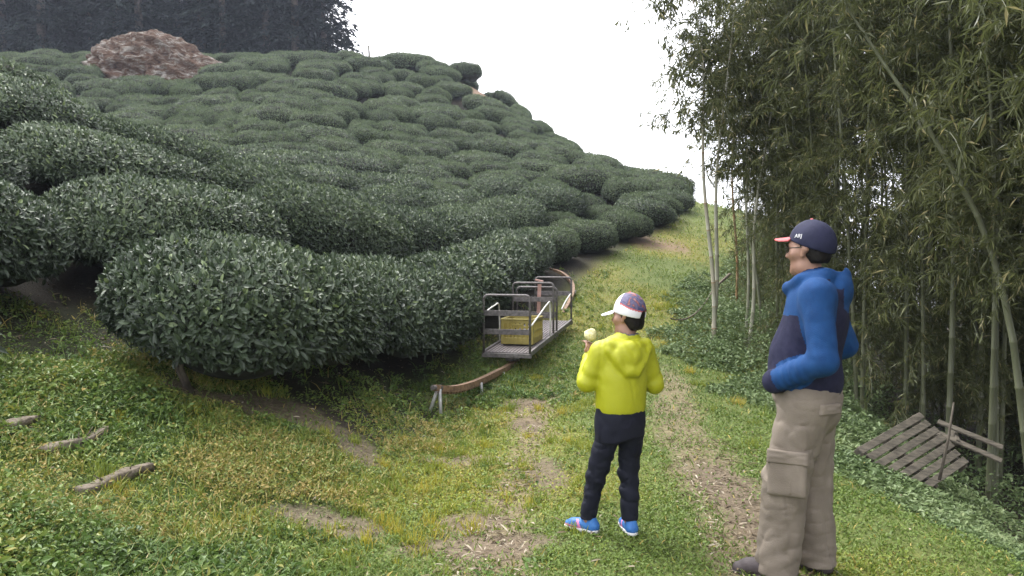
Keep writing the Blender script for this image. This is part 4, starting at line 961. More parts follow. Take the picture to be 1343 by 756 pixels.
    tmp = bpy.data.objects.new('lettering_curve', t); COL.objects.link(tmp); dg = bpy.context.evaluated_depsgraph_get(); tm = bpy.data.meshes.new_from_object(tmp.evaluated_get(dg)); bpy.data.objects.remove(tmp); bpy.data.curves.remove(t)
    to = link('lettering', tm, cap)
    nv = Vector((-.97, .16, .20)).normalized(); tx = Vector((-.16, -.97, -.02)); tx = (tx-nv*tx.dot(nv)).normalized(); ty = nv.cross(tx)
    to.matrix_local = Matrix.Translation(Vector((-.0895, .014, 1.672))) @ Matrix((tx, ty, nv)).transposed().to_4x4()
    # jacket
    jk = [('e', (0, -.040, 1.29), (.190, .150, .22), .06), ('e', (0, .018, 1.06), (.178, .165, .22), .08), ('e', (0, .0, .97), (.182, .165, .14), .06), ('c', (-.165, -.055, 1.395), (.165, -.055, 1.395), .075, .075, .06),
          ('c', (0, -.05, 1.40), (0, -.012, 1.49), .095, .078, .04)]
    for a, b, c in ((SL, EL, WL), (SR, ER, WR)):
        b2 = np.array(b); jk += [('c', a, b, .070, .066, .05), ('c', b, c, .065, .054, .02)]
    jk += [('c', (-.09, .03, 1.475), (-.105, -.07, 1.485), .026, .036, .02), ('c', (-.105, -.07, 1.485), (0, -.150, 1.488), .034, .038, .025), ('c', (.105, -.07, 1.485), (0, -.150, 1.488), .034, .038, .025), ('c', (.09, .03, 1.475), (.105, -.07, 1.485), .026, .036, .02),
           ('e', (0, -.150, 1.415), (.118, .056, .095), .012), ('c', (-.075, .045, 1.455), (0, .085, 1.425), .03, .03, .02), ('c', (.075, .045, 1.455), (0, .085, 1.425), .03, .03, .02)]
    pocket = np.array([-.17, .14, .99])
    def cl(p, a, b): ba = np.subtract(b, a); h = np.clip(((p-np.asarray(a))@ba)/(ba@ba), 0, 1); return np.linalg.norm(p-np.asarray(a)-h[:, None]*ba, axis=1), h
    def jmod(d, X, Y, Z):
        Pn = np.stack([X, Y, Z], -1).reshape(-1, 3); w = 0
        for a, b, c in ((SL, EL, WL), (SR, ER, WR)):
            dd, hh = cl(Pn, b, c); w = w+np.exp(-(dd/.085)**2)*.006*np.sin(hh*34+Pn[:, 0]*25+3*vnoise(Pn[:, 0]*9, Pn[:, 1]*9, Pn[:, 2]*9, 3))*sstep(0.05, .4, hh)
            dd, hh = cl(Pn, a, b); w = w+np.exp(-(dd/.10)**2)*.0025*np.sin(hh*20+Pn[:, 1]*30)*sstep(.35, .9, hh)
        d = d+w.reshape(X.shape)
        d = fold(d, X, Y, Z, .004, 6, 31, .8); d = crease(d, X, Y, Z, .003, 5, 5, 37, .5)
        hx = np.sqrt((X/.075)**2+((Y+.115)/.050)**2+((Z-1.525)/.050)**2)-1; d = np.maximum(d, -hx*.05)
        hem = .905+.06*np.clip(Y, -.2, .2)*-1.0
        d = np.maximum(d, hem+.0-Z)
        nk = np.sqrt((X/.070)**2+((Y-.008)/.082)**2)-1                # neck opening
        d = np.maximum(d, np.where(Z > 1.43, -nk*.07, -1)); zl = 1.515+.10*np.clip(-Y, -.1, .05)
        return d
    def jpick(c):
        m = np.zeros(len(c), int); x, y, z = c.T
        for a, b, cc in ((SL, EL, WL), (SR, ER, WR)):
            d1, h1 = cl(c, a, b); d2, h2 = cl(c, b, cc); sgn = np.sign(a[0])
            arm = ((d1 < .105) & (d1 < .105) & (sgn*x > .150)) & (z < 1.50) | ((d2 < .085) & (sgn*x > .10) & (h2 > .02)); m[arm & ~((d2 < .12) & (h2 > .93))] = 1
        m[(z > 1.295+.12*np.clip(.1-y, 0, .3)) & (y > -.055) & (z < 1.5)] = 1
        hood = (z > 1.315) & (y < -.105) & (np.sqrt((x/.15)**2+((z-1.43)/.125)**2) < 1) & (y < -.10-.25*np.abs(x)+.05); m[hood & ((y < -.165) | (z > 1.43))] = 1
        m[(y < -.035-.25*np.clip(z-1.36, 0, .1)) & (np.abs(x) < .150) & ~hood] = 0
        m[(z > 1.44) & ((y > -.045) | (y < -.12) | (z > 1.475))] = 1
        nk = np.sqrt((x/.070)**2+((y-.008)/.082)**2); m[(nk < 1.10) & (z > 1.44)] = 0
        return m
    sdf_part('fleece_jacket', jk, [M['navy'], M['blue']], r, .006, jmod, jpick)
    # trousers
    tr = [('e', (0, .005, .92), (.178, .155, .13), .05), ('c', (0, -.045, .84), (0, -.035, .90), .125, .12, .06)]
    for a, b, c, q in ((HL, KL, AL, -1), (HR, KR, AR, 1)):
        c2 = (c[0], c[1]-.005, .045); tr += [('c', (a[0], a[1], a[2]-.03), b, .128, .106, .035), ('c', b, c2, .105, .100, .02)]
    def tmod(d, X, Y, Z):
        d = fold(d, X, Y, Z, .012, 6, 41, .55); d = crease(d, X, Y, Z, .011, 6, 2.6, 47, .35); d = crease(d, X, Y, Z, .005, 8, 17, 49, -.6)
        kn = np.exp(-((Z-.52)/.10)**2); d = d+.0035*kn*np.sin(Z*60+X*30+Y*40)+.0035*np.exp(-((Z-.13)/.08)**2)*np.sin(Z*60+Y*40+X*30)
        lowc = np.where(X < 0, AL[1]-.0, AR[1]); gap = .055; d = np.maximum(d, .035-.12*np.clip(Y-lowc, -.1, .15)*-.3-Z)
        return np.maximum(d, Z-1.0)
    sdf_part('cargo_trousers', tr, M['khaki'], r, .007, tmod)
    def pbox(c, w, h, t, nx, name, par, tilt=0.0):
        """bulging cloth patch on the outside of the leg: w along y, h along z, facing -x/nx"""
        n = Vector(nx).normalized(); z = Vector((0, tilt, 1)); z = (z-n*z.dot(n)).normalized(); y = z.cross(n); Mx = np.array(Matrix((n, y, z)).transposed())
        gx_ = np.linspace(-1, 1, 15); gy_ = np.linspace(-1, 1, 15); A, B = np.meshgrid(gx_, gy_, indexing='ij'); bul = t*((1-A**6)*(1-B**6))**.5*(1+.35*vnoise(A*2+c[2]*9, B*2, 0, 6))
        top = np.stack([bul, A*w/2, B*h/2], -1).reshape(-1, 3); bot = np.stack([-.03*np.ones_like(A), A*w/2, B*h/2], -1).reshape(-1, 3); i = np.arange(225).reshape(15, 15)
        Qt = np.stack([i[:-1, :-1], i[1:, :-1], i[1:, 1:], i[:-1, 1:]], -1).reshape(-1, 4); ring = np.concatenate([i[:, 0], i[-1, 1:], i[::-1, -1][1:], i[0, ::-1][1:]])
        Qs = np.stack([ring[:-1], ring[:-1]+225, ring[1:]+225, ring[1:]], 1)
        V = np.concatenate([top, bot]) @ Mx.T+np.array(c); return link(name, mesh(name, V, np.concatenate([Qt, Qs]), [M['khaki']], smooth=True), par)
    p = pbox((-.213, .072, .545), .175, .20, .009, (-1, .10, .05), 'cargo_pocket', r); pbox((-.217, .070, .632), .190, .062, .007, (-1, .10, .12), 'pocket_flap', p); pbox((-.222, .055, .515), .010, .11, .003, (-1, .1, .05), 'pocket_pleat', p)
    pbox((-.155, -.118, .865), .12, .05, .010, (-.70, -.72, .05), 'rear_pocket_flap', r)
    shoe(r, AL, rad(6), .285, M['shoedark'], M['shoedark'], None, .075); shoe(r, AR, rad(-14), .285, M['shoedark'], M['shoedark'], None, .075)
def build_boy():
    Y0 = 4.42; x0 = tpx(812)*Y0; r = empty('person', (x0, Y0, float(H(x0, Y0))+.008), rad(16)); tag(r, 'boy seen from behind in a neon yellow hooded jacket, dark trousers and white cap', 'person')
    HC = (.065, .02, 1.205); yaw = rad(38); hp, T = head_prims(HC, .90, yaw)
    SL, EL, WL = (-.110, .0, 1.02), (-.175, .035, .850), (-.085, .205, .965); SR, ER, WR = (.155, .0, 1.02), (.225, .02, .825), (.130, .20, .86)
    HL, KL, AL = (-.055, .0, .62), (-.105, .055, .345), (-.145, .075, .065); HR, KR, AR = (.075, .0, .62), (.075, .025, .345), (.070, -.01, .065)
    body = hp+[('c', (.03, .0, 1.03), (.062, .01, 1.13), .047, .043, .02), ('e', (.015, 0, .90), (.115, .08, .15), .05), ('e', (.01, 0, .70), (.11, .085, .12), .05), ('c', (-.09, 0, 1.02), (.12, 0, 1.02), .04, .04, .04)]
    for a, b, c in ((SL, EL, WL), (SR, ER, WR)): body += [('c', a, b, .036, .030, .015), ('c', b, c, .030, .021, .01)]
    body += hand(WL, (.10, .35, .95), (.3, -.9, .3), -1, .135, -.45)+hand(WR, (-.2, .9, .1), (.2, .1, .9), 1, .135, .5)
    for a, b, c in ((HL, KL, AL), (HR, KR, AR)): body += [('c', a, b, .060, .042, .03), ('c', b, c, .042, .028, .01), ('c', c, (c[0], c[1]+.08, .035), .026, .022, .01)]
    sdf_part('body', body, M['skin'], r, .006)
    for q in (-1, 1):
        mb = MB(); u = np.linspace(0, 2*math.pi, 10, endpoint=False); v = np.linspace(-math.pi/2, math.pi/2, 6); g = [(math.cos(a)*math.cos(b), math.sin(a)*math.cos(b), math.sin(b)) for b in v for a in u]
        mb.add(np.array(g)*.0115+np.array(T(q*.032, .069, .012)), [[i*10+j, i*10+(j+1) % 10, i*10+10+(j+1) % 10, i*10+10+j] for i in range(5) for j in range(10)]); mb.build('eye', M['eye'], r, True)
    ca, sa = math.cos(yaw), math.sin(yaw)
    def loc(X, Y): x, y = X-HC[0], Y-HC[1]; return (x*ca+y*sa), (-x*sa+y*ca)      # head frame
    def hmod(d, X, Y, Z): x, y = loc(X, Y); return np.maximum(np.maximum(fold(d, X, Y, Z, .003, 60, 4), y-(.022-.6*np.clip(1.235-Z, 0, .1))), (1.136-Z))
    sdf_part('hair', [('e', (*T(0, -.016, .0)[:2], HC[2]+.022), (.079, .082, .085), .02), ('c', T(-.028, -.055, -.045), T(.028, -.050, -.045), .034, .034, .03)], M['hair'], r, .005, hmod)
    cap = empty('cap', (0, 0, 0)); cap.parent = r
    def cmod(d, X, Y, Z):
        x, y = loc(X, Y); d0 = d; d = np.maximum(d, (HC[2]+.018+.22*y)-Z); d = np.maximum(d, -(d0+.010))
        hole = np.sqrt((x/.034)**2+((Z-(HC[2]+.012))/.028)**2)-1; return np.maximum(d, np.where(y < -.04, -hole*.03, -1))
    def cpick(c):
        x, y = loc(c[:, 0], c[:, 1]); zz = c[:, 2]-HC[2]; lo = .074+.42*np.clip(y, -.1, 0); a = (y < .012) & (zz > lo); b = a & (zz < lo+.008)
        return a.astype(int)+b
    cc = T(0, -.012, 0); sdf_part('crown', [('e', (cc[0], cc[1], HC[2]+.034), (.090, .094, .106), .02)], [M['white'], M['print'], M['coral']], cap, .0045, cmod, cpick)
    def brim(d, X, Y, Z):
        x, y = loc(X, Y); zc = HC[2]+.040-4.2*x*x-.34*(y-.07); e = np.sqrt((x/.070)**2+((y-.068)/.098)**2)-1
        return np.maximum(np.maximum(np.abs(Z-zc)-.0042, e*.07), .058-y)
    bc = T(0, .085, .03); sdf_part('brim', [('e', (bc[0], bc[1], HC[2]+.03), (.13, .13, .06), .01)], M['white'], cap, .004, brim)
    mb = MB(); bt = T(0, -.012, 0); mb.tube([(bt[0], bt[1], HC[2]+.137), (bt[0], bt[1], HC[2]+.145)], [.007, .005], 8); mb.build('button', M['coral'], cap, True)
    # jacket
    jk = [('e', (.015, 0, .93), (.142, .105, .19), .05), ('e', (.012, .0, .76), (.145, .112, .26), .06), ('c', (-.10, 0, 1.015), (.13, 0, 1.015), .056, .056, .05), ('c', (.04, -.005, 1.03), (.055, .0, 1.09), .078, .064, .03)]
    for a, b, c in ((SL, EL, WL), (SR, ER, WR)): jk += [('c', a, b, .058, .055, .03), ('c', b, c, .055, .043, .018)]
    jk += [('c', (-.055, .03, 1.055), (-.075, -.05, 1.06), .022, .030, .02), ('c', (-.075, -.05, 1.06), (.04, -.10, 1.05), .030, .034, .02), ('c', (.135, -.05, 1.06), (.04, -.10, 1.05), .030, .034, .02), ('c', (.13, .03, 1.055), (.135, -.05, 1.06), .022, .030, .02),
           ('e', (.026, -.098, .995), (.105, .042, .085), .015), ('c', (-.085, -.070, 1.035), (.010, -.112, .925), .026, .036, .012), ('c', (.140, -.070, 1.035), (.045, -.112, .925), .026, .036, .012), ('c', (-.06, .035, 1.065), (-.02, .06, 1.09), .02, .016, .015)]
    def cl(P, a, b): ba = np.subtract(b, a); h = np.clip(((P-np.asarray(a))@ba)/(ba@ba), 0, 1); return np.linalg.norm(P-np.asarray(a)-h[:, None]*ba, axis=1), h
    def jmod(d, X, Y, Z):
        Pn = np.stack([X, Y, Z], -1).reshape(-1, 3); w = 0
        for a, b, c in ((SL, EL, WL), (SR, ER, WR)):
            dd, hh = cl(Pn, a, b); w = w+np.exp(-(dd/.07)**2)*.005*np.sin(hh*15+Pn[:, 1]*35+Pn[:, 0]*20)*sstep(.2, .9, hh)
            dd, hh = cl(Pn, b, c); w = w+np.exp(-(dd/.06)**2)*.005*np.sin(hh*20+Pn[:, 1]*25)
        d = d+w.reshape(X.shape); d = fold(d, X, Y, Z, .004, 6, 61, .55); d = crease(d, X, Y, Z, .0035, 9, 2.5, 66, .4); d = crease(d, X, Y, Z, .0012, 13, 14, 69, -.7)
        # hood folds running down and in
        hd = np.exp(-(((X-.026)/.13)**2+((Z-.985)/.10)**2))*(Y < -.06); d = d+hd*.0045*np.sin((np.abs(X-.026)*1.2-Z*.75)*62+2*vnoise(X*8, Y*8, Z*8, 2))
        d = np.maximum(d, .685+.03*np.clip(X, -.2, .2)-Z); nk = np.sqrt(((X-.055)/.056)**2+((Y-.005)/.060)**2)-1
        return np.maximum(d, np.where(Z > 1.05, -nk*.055, -1))
    def jpick(c):
        x, y, z = c.T; nk = np.sqrt(((x-.055)/.056)**2+((y-.005)/.060)**2); return ((nk < 1.10) & (z > 1.05)).astype(int)
    sdf_part('hooded_jacket', jk, [M['neon'], M['lining']], r, .0055, jmod, jpick)
    sdf_part('shirt', [('e', (.010, 0, .62), (.145, .112, .26), .04)], M['track'], r, .0065, lambda d, X, Y, Z: np.maximum(crease(fold(d, X, Y, Z, .008, 8, 71, .5), X, Y, Z, .006, 9, 9, 75, .3), np.maximum(.538+.02*np.sin(X*14)-Z, Z-.80)))
    tr = [('e', (.01, 0, .62), (.112, .092, .10), .03)]
    for a, b, c in ((HL, KL, AL), (HR, KR, AR)): tr += [('c', (a[0], a[1], .58), b, .070, .056, .02), ('c', b, (c[0], c[1], .09), .055, .045, .02)]
    sdf_part('trousers', tr, M['track'], r, .006, lambda d, X, Y, Z: np.maximum(crease(fold(d, X, Y, Z, .010, 9, 81, .6), X, Y, Z, .007, 13, 18, 83, .5)+.005*np.exp(-((Z-.30)/.13)**2)*np.sin(Z*70+X*30), .075-Z))
    shoe(r, AL, rad(42), .205, M['shoeblue'], M['sole'], M['pink']); shoe(r, AR, rad(-4), .205, M['shoeblue'], M['sole'], M['pink'])
    # what he holds
    f = np.array(WL)+np.array([.012, .035, .120]); wp = r.location; c_, s_ = math.cos(rad(16)), math.sin(rad(16))
    g = (wp[0]+f[0]*c_-f[1]*s_, wp[1]+f[0]*s_+f[1]*c_, wp[2]+f[2])
    o = sdf_part('snack', [('e', (0, 0, 0), (.032, .030, .030), .02), ('e', (.012, .005, .022), (.022, .022, .020), .012), ('e', (-.018, -.006, .012), (.018, .020, .022), .012)], plain_mat('pale yellow crumb', (.55, .50, .25), (.72, .68, .42), .9, 40, .2, .6, 90), None, .004, lambda d, X, Y, Z: fold(d, X, Y, Z, .010, 45, 5)); o.location = g
    tag(o, 'pale yellow crumbly snack held up in the boy\'s raised hand', 'snack')
build_man(); build_boy()
# ------------------------------------------------------------------ bamboo
def culm_curve(h, lean, droop, wob=.05, n=26, seed=0):
    t = np.linspace(0, 1, n); 
    x = lean*t**1.8*h+droop*np.clip(t-.6, 0, 1)**2*h*2.2; z = h*t-droop*np.clip(t-.65, 0, 1)**2*h*1.6
    return np.stack([x+wob*np.sin(t*5+seed), wob*np.cos(t*4+seed*2), z], -1)
def culm_mesh(C, r, tint, name='culm', nodes=True):
    L = np.concatenate([[0], np.cumsum(np.linalg.norm(np.diff(C, axis=0), axis=1))]); P = []; rr = []; tn = []
    s = 0.0
    while s < L[-1]:
        f = s/L[-1]; base = r*(1-.85*f**1.3)
        for d, k in ((0, 1.0), (.012, 1.16), (.024, 1.0)) if nodes else ((0, 1),):
            q = min(s+d, L[-1]); P.append([np.interp(q, L, C[:, c]) for c in range(3)]); rr.append(base*k); tn.append(tint+(.16 if d == .012 else 0)+.06*math.sin(s*9))
        s += .30+.10*math.sin(s)+.0
    mb = MB(); n = 8
    mb.tube(P, rr, n, True, None); tt = np.concatenate([np.repeat(tn, n), [tint, tint]])
    mb.t = [np.clip(tt, 0, 1)]
    return mb, L
def bamboo_foliage(C, L, f0, nb, blen, nspray, lps, leafL, seed, side=None, mbt=None, low_short=True):
    """branches from the culm with drooping sprays of narrow leaves"""
    Pl, Dl, tt = [], [], []
    for k in range(nb):
        f = f0+(1-f0)*(k+R.random())/nb; s = f*L[-1]; p = np.array([np.interp(s, L, C[:, c]) for c in range(3)])
        a = R.uniform(0, 2*math.pi)
        if side is not None and R.random() < .6: a = side+R.normal(0, .8)
        bl = blen*R.uniform(.5, 1.15)*(1-.45*f); el = R.uniform(.15, .9)
        n = 7; t = np.linspace(0, 1, n); hd = np.array([math.cos(a), math.sin(a), 0])
        B = p+np.outer(t*bl*math.cos(el), hd); B[:, 2] += bl*(math.sin(el)*t-.75*t**2)
        if mbt is not None: mbt.tube(B, np.linspace(.007, .002, n), 3, False)
        for j in range(nspray):
            u = R.uniform(.25, 1.0); q = np.array([np.interp(u, t, B[:, c]) for c in range(3)])
            td = nrm(hd*R.uniform(-.2, 1)+R.normal(0, .6, 3)+np.array([0, 0, -.15])); tl = R.uniform(.08, .34); q2 = q+td*tl; q2[2] -= .05
            if mbt is not None: mbt.tube([q, q2], [.002, .0012], 3, False)
            m = max(2, R.poisson(lps)); b0 = q2-td*(R.random(m)[:, None])*tl*.7
            fan = nrm(td*.55+R.normal(0, .55, (m, 3))+np.array([0, 0, -.50]))
            Pl.append(b0); Dl.append(fan); tt.append(np.full(m, R.normal(0, .10)))
    P = np.concatenate(Pl); D = np.concatenate(Dl); n = len(P); tw = np.concatenate(tt)
    N = R.normal(0, .6, (n, 3))+np.array([0, 0, 1.0])
    Lf = leafL*R.uniform(.55, 1.25, n)
    v, T, k = leaves(P, D, N, Lf, Lf*.12+.003, 'diamond', fold=.12, curl=.15)
    tint = .36+tw+R.normal(0, .13, n)
    tint = np.where(R.random(n) < .05, .95, np.clip(tint, 0, .9))
    return v, T, np.repeat(tint, k)
def bamboo_meshes(h, lean, droop, f0, nb, blen, nspray, lps, leafL, r, tint, seed, side=None):
    C = culm_curve(h, lean, droop, .06, 26, seed); mb, L = culm_mesh(C, r, tint); tw = MB()
    v, T, t = bamboo_foliage(C, L, f0, nb, blen, nspray, lps, leafL, seed, side, tw)
    cm = mesh('culm', np.concatenate(mb.V), [np.concatenate(mb.Q), np.concatenate(mb.T)], [M['culm']], None, np.concatenate(mb.t), True)
    n0 = tw.n; V = np.concatenate([np.concatenate(tw.V), v])
    fm = mesh('foliage', V, [np.concatenate(tw.Q), T+n0], [M['bamboo_leaf']], None, np.concatenate([np.full(n0, .30), t]))
    return cm, fm
PB = [bamboo_meshes(9.5, .05, .10, .30, 52, 1.8, 24, 7, .118, .030, .22, 1), bamboo_meshes(8.5, .10, .14, .27, 52, 1.7, 24, 7, .112, .026, .30, 2),
      bamboo_meshes(10.5, .03, .12, .33, 52, 1.9, 24, 7, .12, .033, .16, 3), bamboo_meshes(8.0, .12, .16, .25, 50, 1.6, 24, 7, .108, .024, .34, 4),
      bamboo_meshes(9.0, .08, .18, .30, 52, 2.0, 24, 7, .12, .028, .12, 5)]
PL = [bamboo_meshes(9.0, .07, .12, .12, 60, 1.7, 24, 7, .115, .026, .25, 11), bamboo_meshes(8.0, .10, .15, .08, 60, 1.6, 24, 7, .112, .026, .30, 12)]
PT = [bamboo_meshes(10.5, .03, .12, .50, 40, 1.9, 24, 7, .118, .034, .15, 6), bamboo_meshes(9.5, .06, .12, .42, 40, 1.8, 24, 7, .115, .028, .30, 7), bamboo_meshes(11, .02, .10, .50, 40, 1.9, 24, 7, .118, .036, .48, 8)]
def bamboo(x, y, pr, rz, sc, lab, grp, tilt=0.0):
    cm, fm = pr; r = empty('bamboo', (x, y, float(H(x, y))-.05), rz); r.scale = (sc, sc, sc); r.rotation_euler = (0, tilt, rz)
    tag(r, lab, 'bamboo', grp); link('culm', cm, r); link('foliage', fm, r); return r
def edge_x(y): return float(np.interp(y, [2, 3.5, 5, 6.5, 8, 10, 12, 14, 18, 24, 32], [2.6, 3.0, 3.5, 3.9, 4.0, 3.8, 3.6, 4.1, 5.6, 7.8, 10.5]))
def build_grove():
    # leafy plants along the edge
    y = 4.3; i = 0; left = math.pi
    while y < 19:
        x = edge_x(y)+.5+R.uniform(0, .7)
        bamboo(x, y, PL[i % 2] if y > 8.5 and i % 3 else PB[i % 5], left+R.normal(0, .7), R.uniform(.85, 1.08), 'leafy bamboo at the front of the grove, hanging its sprays toward the path', 'leafy bamboos along the grove edge')
        y += R.uniform(.42, .7); i += 1
    pts = []; side = []
    for _ in range(4000):
        y = R.uniform(2.5, 30); x = edge_x(y)+R.uniform(.9, 12)
        if x/y > 1.35 or x > 17: continue
        if any((x-a)**2+(y-b)**2 < (.62+.035*y)**2 for a, b in pts): continue
        pts.append((x, y))
    for _ in range(900):                              # the grove runs on beside and behind the camera
        y = R.uniform(-7, 3.2); x = R.uniform(3.3, 9)
        if y > 1.5 and x < 3.9: continue
        if not any((x-a)**2+(y-b)**2 < .8**2 for a, b in side): side.append((x, y))
    for k, (x, y) in enumerate(side[:34]): bamboo(x, y, PB[k % 5], R.uniform(0, 6.28), R.uniform(.9, 1.1), 'bamboo of the grove beside the camera, its branches shading the right of the path', 'bamboos beside the camera')
    pts.sort(key=lambda p: p[0]**2+p[1]**2); pts = pts[:190]
    print('grove', len(pts), i)
    for k, (x, y) in enumerate(pts):
        dd = x-edge_x(y); p_tall = .5 if dd < 2 else (.92 if dd < 7.5 else 0)
        bamboo(x, y, (PT[k % 3] if R.random() < p_tall else (PB[k % 5] if dd < 7.5 else PL[k % 2])), R.uniform(0, 6.28), R.uniform(.85, 1.15), 'dark slender bamboo standing in the shaded interior of the grove', 'bamboos inside the grove')
    for k, a in enumerate(np.linspace(.36, .98, 64)):        # the far side of the grove closes the view
        rr_ = R.uniform(12.5, 17); x, y = rr_*math.sin(a), rr_*math.cos(a)
        if x < edge_x(y)+2.5: continue
        bamboo(x, y, PL[k % 2], R.uniform(0, 6.28), R.uniform(.95, 1.2), 'leafy bamboo standing far back in the dark of the grove', 'bamboos at the back of the grove')
    # twin bare stems in front and the thin stems beside them
    spec = [((936, 452), (921, 112), 12.0, .030, .80, 'pale bare bamboo stem leaning left over the path, one of the crossing pair', 1.0),
            ((933, 449), (948, 128), 12.1, .030, .74, 'pale bare bamboo stem leaning right, crossing its twin at the foot', 1.0),
            ((965, 408), (962, 150), 15.5, .024, .98, 'thin rust brown bamboo stem between the twin stems and the grove', .9),
            ((980, 460), (1000, 200), 12.2, .026, .72, 'pale thin bamboo stem at the grove corner, right of the rust brown one', .95),
            ((976, 455), (986, 150), 12.8, .022, .62, 'grey thin bamboo stem just behind the grove corner stem', .95),
            ((998, 470), (972, 180), 13.6, .022, .55, 'slender bamboo stem crossing the sky gap beside the grove', .95)]
    for b_, t_, Y, r, tint, lab, sc in spec:
        g = at(b_[0], b_[1], Y); z = float(H(g[0], g[1])); b0 = np.array([g[0], g[1], z-.05]); p1 = at(t_[0], t_[1], Y-.2); d = (p1-b0)
        rr = empty('bamboo', tuple(b0)); tag(rr, lab, 'bamboo', 'bare bamboo stems at the sky gap')
        t = np.linspace(0, 1.5, 30)[:, None]; C = d*t; C[:, 0] += .04*np.sin(t[:, 0]*7)+(.5 if d[0] > 0 else -.4)*np.clip(t[:, 0]-.9, 0, 1)**2; C[:, 2] -= .9*np.clip(t[:, 0]-1.0, 0, 1)**2
        mb, L = culm_mesh(C, r*1.15, tint); tw = MB()
        v, T, tt = bamboo_foliage(C, L, .62, 26, 1.5, 12, 6.5, .15, 3, math.pi, tw)
        link('culm', mesh('culm', np.concatenate(mb.V), [np.concatenate(mb.Q), np.concatenate(mb.T)], [M['culm']], None, np.concatenate(mb.t), True), rr)
        link('foliage', mesh('foliage', np.concatenate([np.concatenate(tw.V), v]), [np.concatenate(tw.Q), T+tw.n], [M['bamboo_leaf']], None, np.concatenate([np.full(tw.n, .3), tt])), rr)
    # thick leaning stem near the camera on the far side of the pallet
    C = catmull([at(1352, 640, 6.9), at(1338, 520, 6.9), at(1322, 412, 6.95), at(1285, 290, 7.1), at(1215, 165, 7.2), at(1158, 82, 7.3), at(1100, -5, 7.4), at(1030, -90, 7.5)], 6); b0 = C[0].copy(); b0[2] = float(H(b0[0], b0[1]))
    C = np.concatenate([[b0], C]); rr = empty('bamboo', tuple(b0)); tag(rr, 'thick pale green bamboo leaning left across the dark grove', 'bamboo'); C = C-b0
    mb, L = culm_mesh(C, .036, .30); tw = MB(); v, T, tt = bamboo_foliage(C, L, .4, 16, 1.2, 8, 6, .15, 3, None, tw)
    link('culm', mesh('culm', np.concatenate(mb.V), [np.concatenate(mb.Q), np.concatenate(mb.T)], [M['culm']], None, np.concatenate(mb.t), True), rr)
    link('foliage', mesh('foliage', np.concatenate([np.concatenate(tw.V), v]), [np.concatenate(tw.Q), T+tw.n], [M['bamboo_leaf']], None, np.concatenate([np.full(tw.n, .3), tt])), rr)
build_grove()
# ------------------------------------------------------------------ conifers behind the hill
def conifer_meshes(h, seed):
    mb = MB(); mb.tube([[0, 0, -1], [.1, .05, h*.4], [0, .1, h]], [.30, .2, .04], 9); tv = mb
    P, D, N = [], [], []
    for k in range(int(h*9)):
        f = (k+R.random())/(h*9); z = h*(.05+.95*f); rad_ = (3.2*(1-f)**.75+.3)*R.uniform(.55, 1.1); a = R.uniform(0, 6.28)
        n = int(26+46*rad_/2.5); u = R.random(n)**.7; hd = np.array([math.cos(a), math.sin(a)]); sp = R.normal(0, .20, n)*(.4+u)*rad_*.7
        x = hd[0]*u*rad_-hd[1]*sp; y = hd[1]*u*rad_+hd[0]*sp; zz = z-.38*u**1.6*rad_+R.normal(0, .12, n)-.1*np.abs(sp)
        P.append(np.stack([x, y, zz], -1)); dd = np.stack([hd[0]+R.normal(0, .5, n), hd[1]+R.normal(0, .5, n), -.45+R.normal(0, .35, n)], -1); D.append(dd); N.append(np.stack([R.normal(0, .5, n), R.normal(0, .5, n), np.ones(n)], -1))
    P, D, N = map(np.concatenate, (P, D, N)); n = len(P); L = R.uniform(.22, .55, n)
    v, T, k = leaves(P, D, N, L, L*.42, 'diamond', fold=.2)
    tint = np.clip(.45+.3*vnoise(P[:, 0]*.6, P[:, 1]*.6, P[:, 2]*.6, seed)+R.normal(0, .15, n), 0, 1)
    tm = mesh('trunk', np.concatenate(tv.V), [np.concatenate(tv.Q), np.concatenate(tv.T)], [M['bark']], None, np.concatenate(tv.t), True)
    return tm, mesh('crown', v, T, [M['conifer']], None, np.repeat(tint, k))
PC = [conifer_meshes(h, 7+i) for i, h in enumerate((21, 24, 19, 23))]
def build_conifers():
    k = 0
    for row, (Y, x0, x1, st) in enumerate(((56, -40, -11.8, 2.5), (60, -45, -14, 2.6), (65, -50, -15.5, 2.8), (71, -56, -17.5, 3))):
        x = x0
        while x < x1:
            yy = Y+R.uniform(-1.6, 1.6); xx = x+R.uniform(-.7, .7); z = float(hbase(xx, yy))
            r = empty('conifer_tree', (xx, yy, z), R.uniform(0, 6.28)); s = R.uniform(.85, 1.15); r.scale = (s, s, s*R.uniform(.95, 1.15))
            tag(r, 'tall dark conifer in the wood behind the tea hill' , 'conifer', 'dark conifers behind the tea hill')
            tm, cm = PC[k % 4]; link('trunk', tm, r); link('crown', cm, r); k += 1; x += st*R.uniform(.75, 1.2)
    print('conifers', k)
build_conifers()
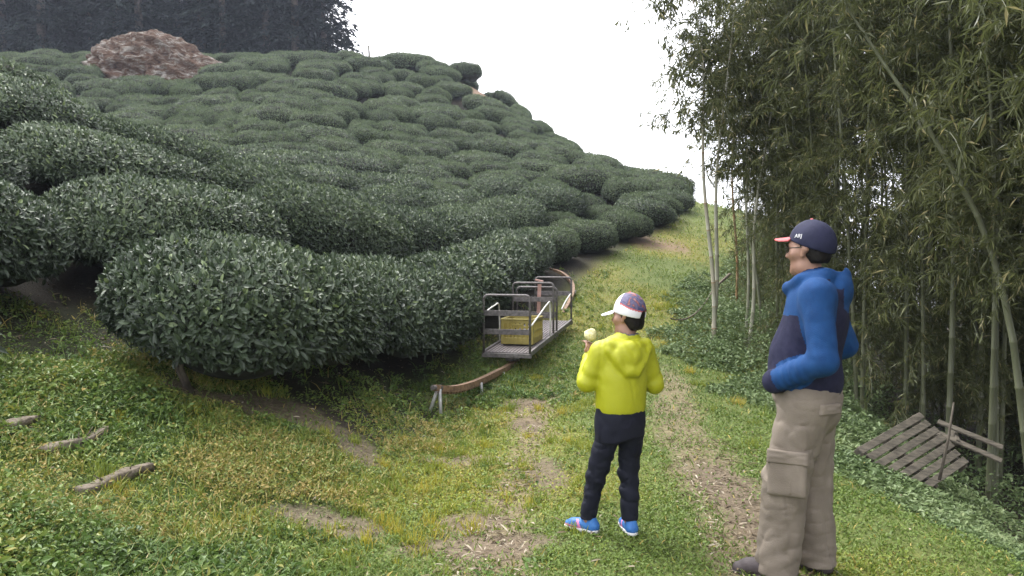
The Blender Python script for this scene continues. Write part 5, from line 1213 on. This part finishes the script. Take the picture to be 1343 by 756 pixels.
# ------------------------------------------------------------------ light, sky, camera
def world():
    w = bpy.data.worlds.new('World'); S.world = w; w.use_nodes = True; nt = w.node_tree
    bg = nt.nodes['Background']; sky = nt.nodes.new('ShaderNodeTexSky'); sky.sky_type = 'NISHITA'; sky.sun_disc = False
    sky.sun_elevation = rad(58); sky.sun_rotation = rad(322); sky.air_density = 1.0; sky.dust_density = 6.0; sky.ozone_density = 1.0; sky.altitude = 1000
    hs = nt.nodes.new('ShaderNodeHueSaturation'); hs.inputs['Saturation'].default_value = .10
    nt.links.new(sky.outputs[0], hs.inputs['Color'])
    mx = nt.nodes.new('ShaderNodeMix'); mx.data_type = 'RGBA'; mx.inputs[0].default_value = .45; mx.inputs[7].default_value = (9.0, 9.0, 9.5, 1)
    nt.links.new(hs.outputs[0], mx.inputs[6]); nt.links.new(mx.outputs[2], bg.inputs[0]); bg.inputs[1].default_value = .15
    l = bpy.data.lights.new('Sun', 'SUN'); l.energy = 1.3; l.angle = rad(22); l.color = (1, .97, .92)
    o = bpy.data.objects.new('Sun', l); COL.objects.link(o)
    el, az = rad(58), rad(322)
    d = Vector((math.sin(az)*math.cos(el), math.cos(az)*math.cos(el), math.sin(el)))
    o.rotation_euler = (-d).to_track_quat('-Z', 'Y').to_euler(); o.location = (0, 0, 30)
    c = bpy.data.cameras.new('Camera'); c.sensor_width = 36; c.lens = 36*F/1343; c.clip_end = 2000; c.clip_start = .05
    co = bpy.data.objects.new('Camera', c); COL.objects.link(co); co.location = (0, 0, CAMZ); co.rotation_euler = (math.pi/2-PITCH, 0, 0)
    S.camera = co
    S.view_settings.view_transform = 'Standard'; S.view_settings.look = 'None'; S.view_settings.exposure = 1.8; S.view_settings.gamma = 1; S.view_settings.use_curve_mapping = False
    S.cycles.max_bounces = 6; S.cycles.diffuse_bounces = 3; S.cycles.glossy_bounces = 2; S.cycles.transmission_bounces = 3; S.cycles.use_denoising = True
world()
def haze():
    mb = MB(); mb.box((20, 80, 17), (470, 400, 38), None, .01)
    m = bpy.data.materials.new('thin mountain haze'); m.use_nodes = True; nt = m.node_tree; nt.nodes.remove(nt.nodes['Principled BSDF'])
    v = nt.nodes.new('ShaderNodeVolumePrincipled'); v.inputs['Color'].default_value = (.74, .82, 1.0, 1); v.inputs['Density'].default_value = .0006; v.inputs['Anisotropy'].default_value = .2
    nt.links.new(v.outputs[0], nt.nodes['Material Output'].inputs['Volume'])
    tag(mb.build('haze', m), kind='stuff')
haze()
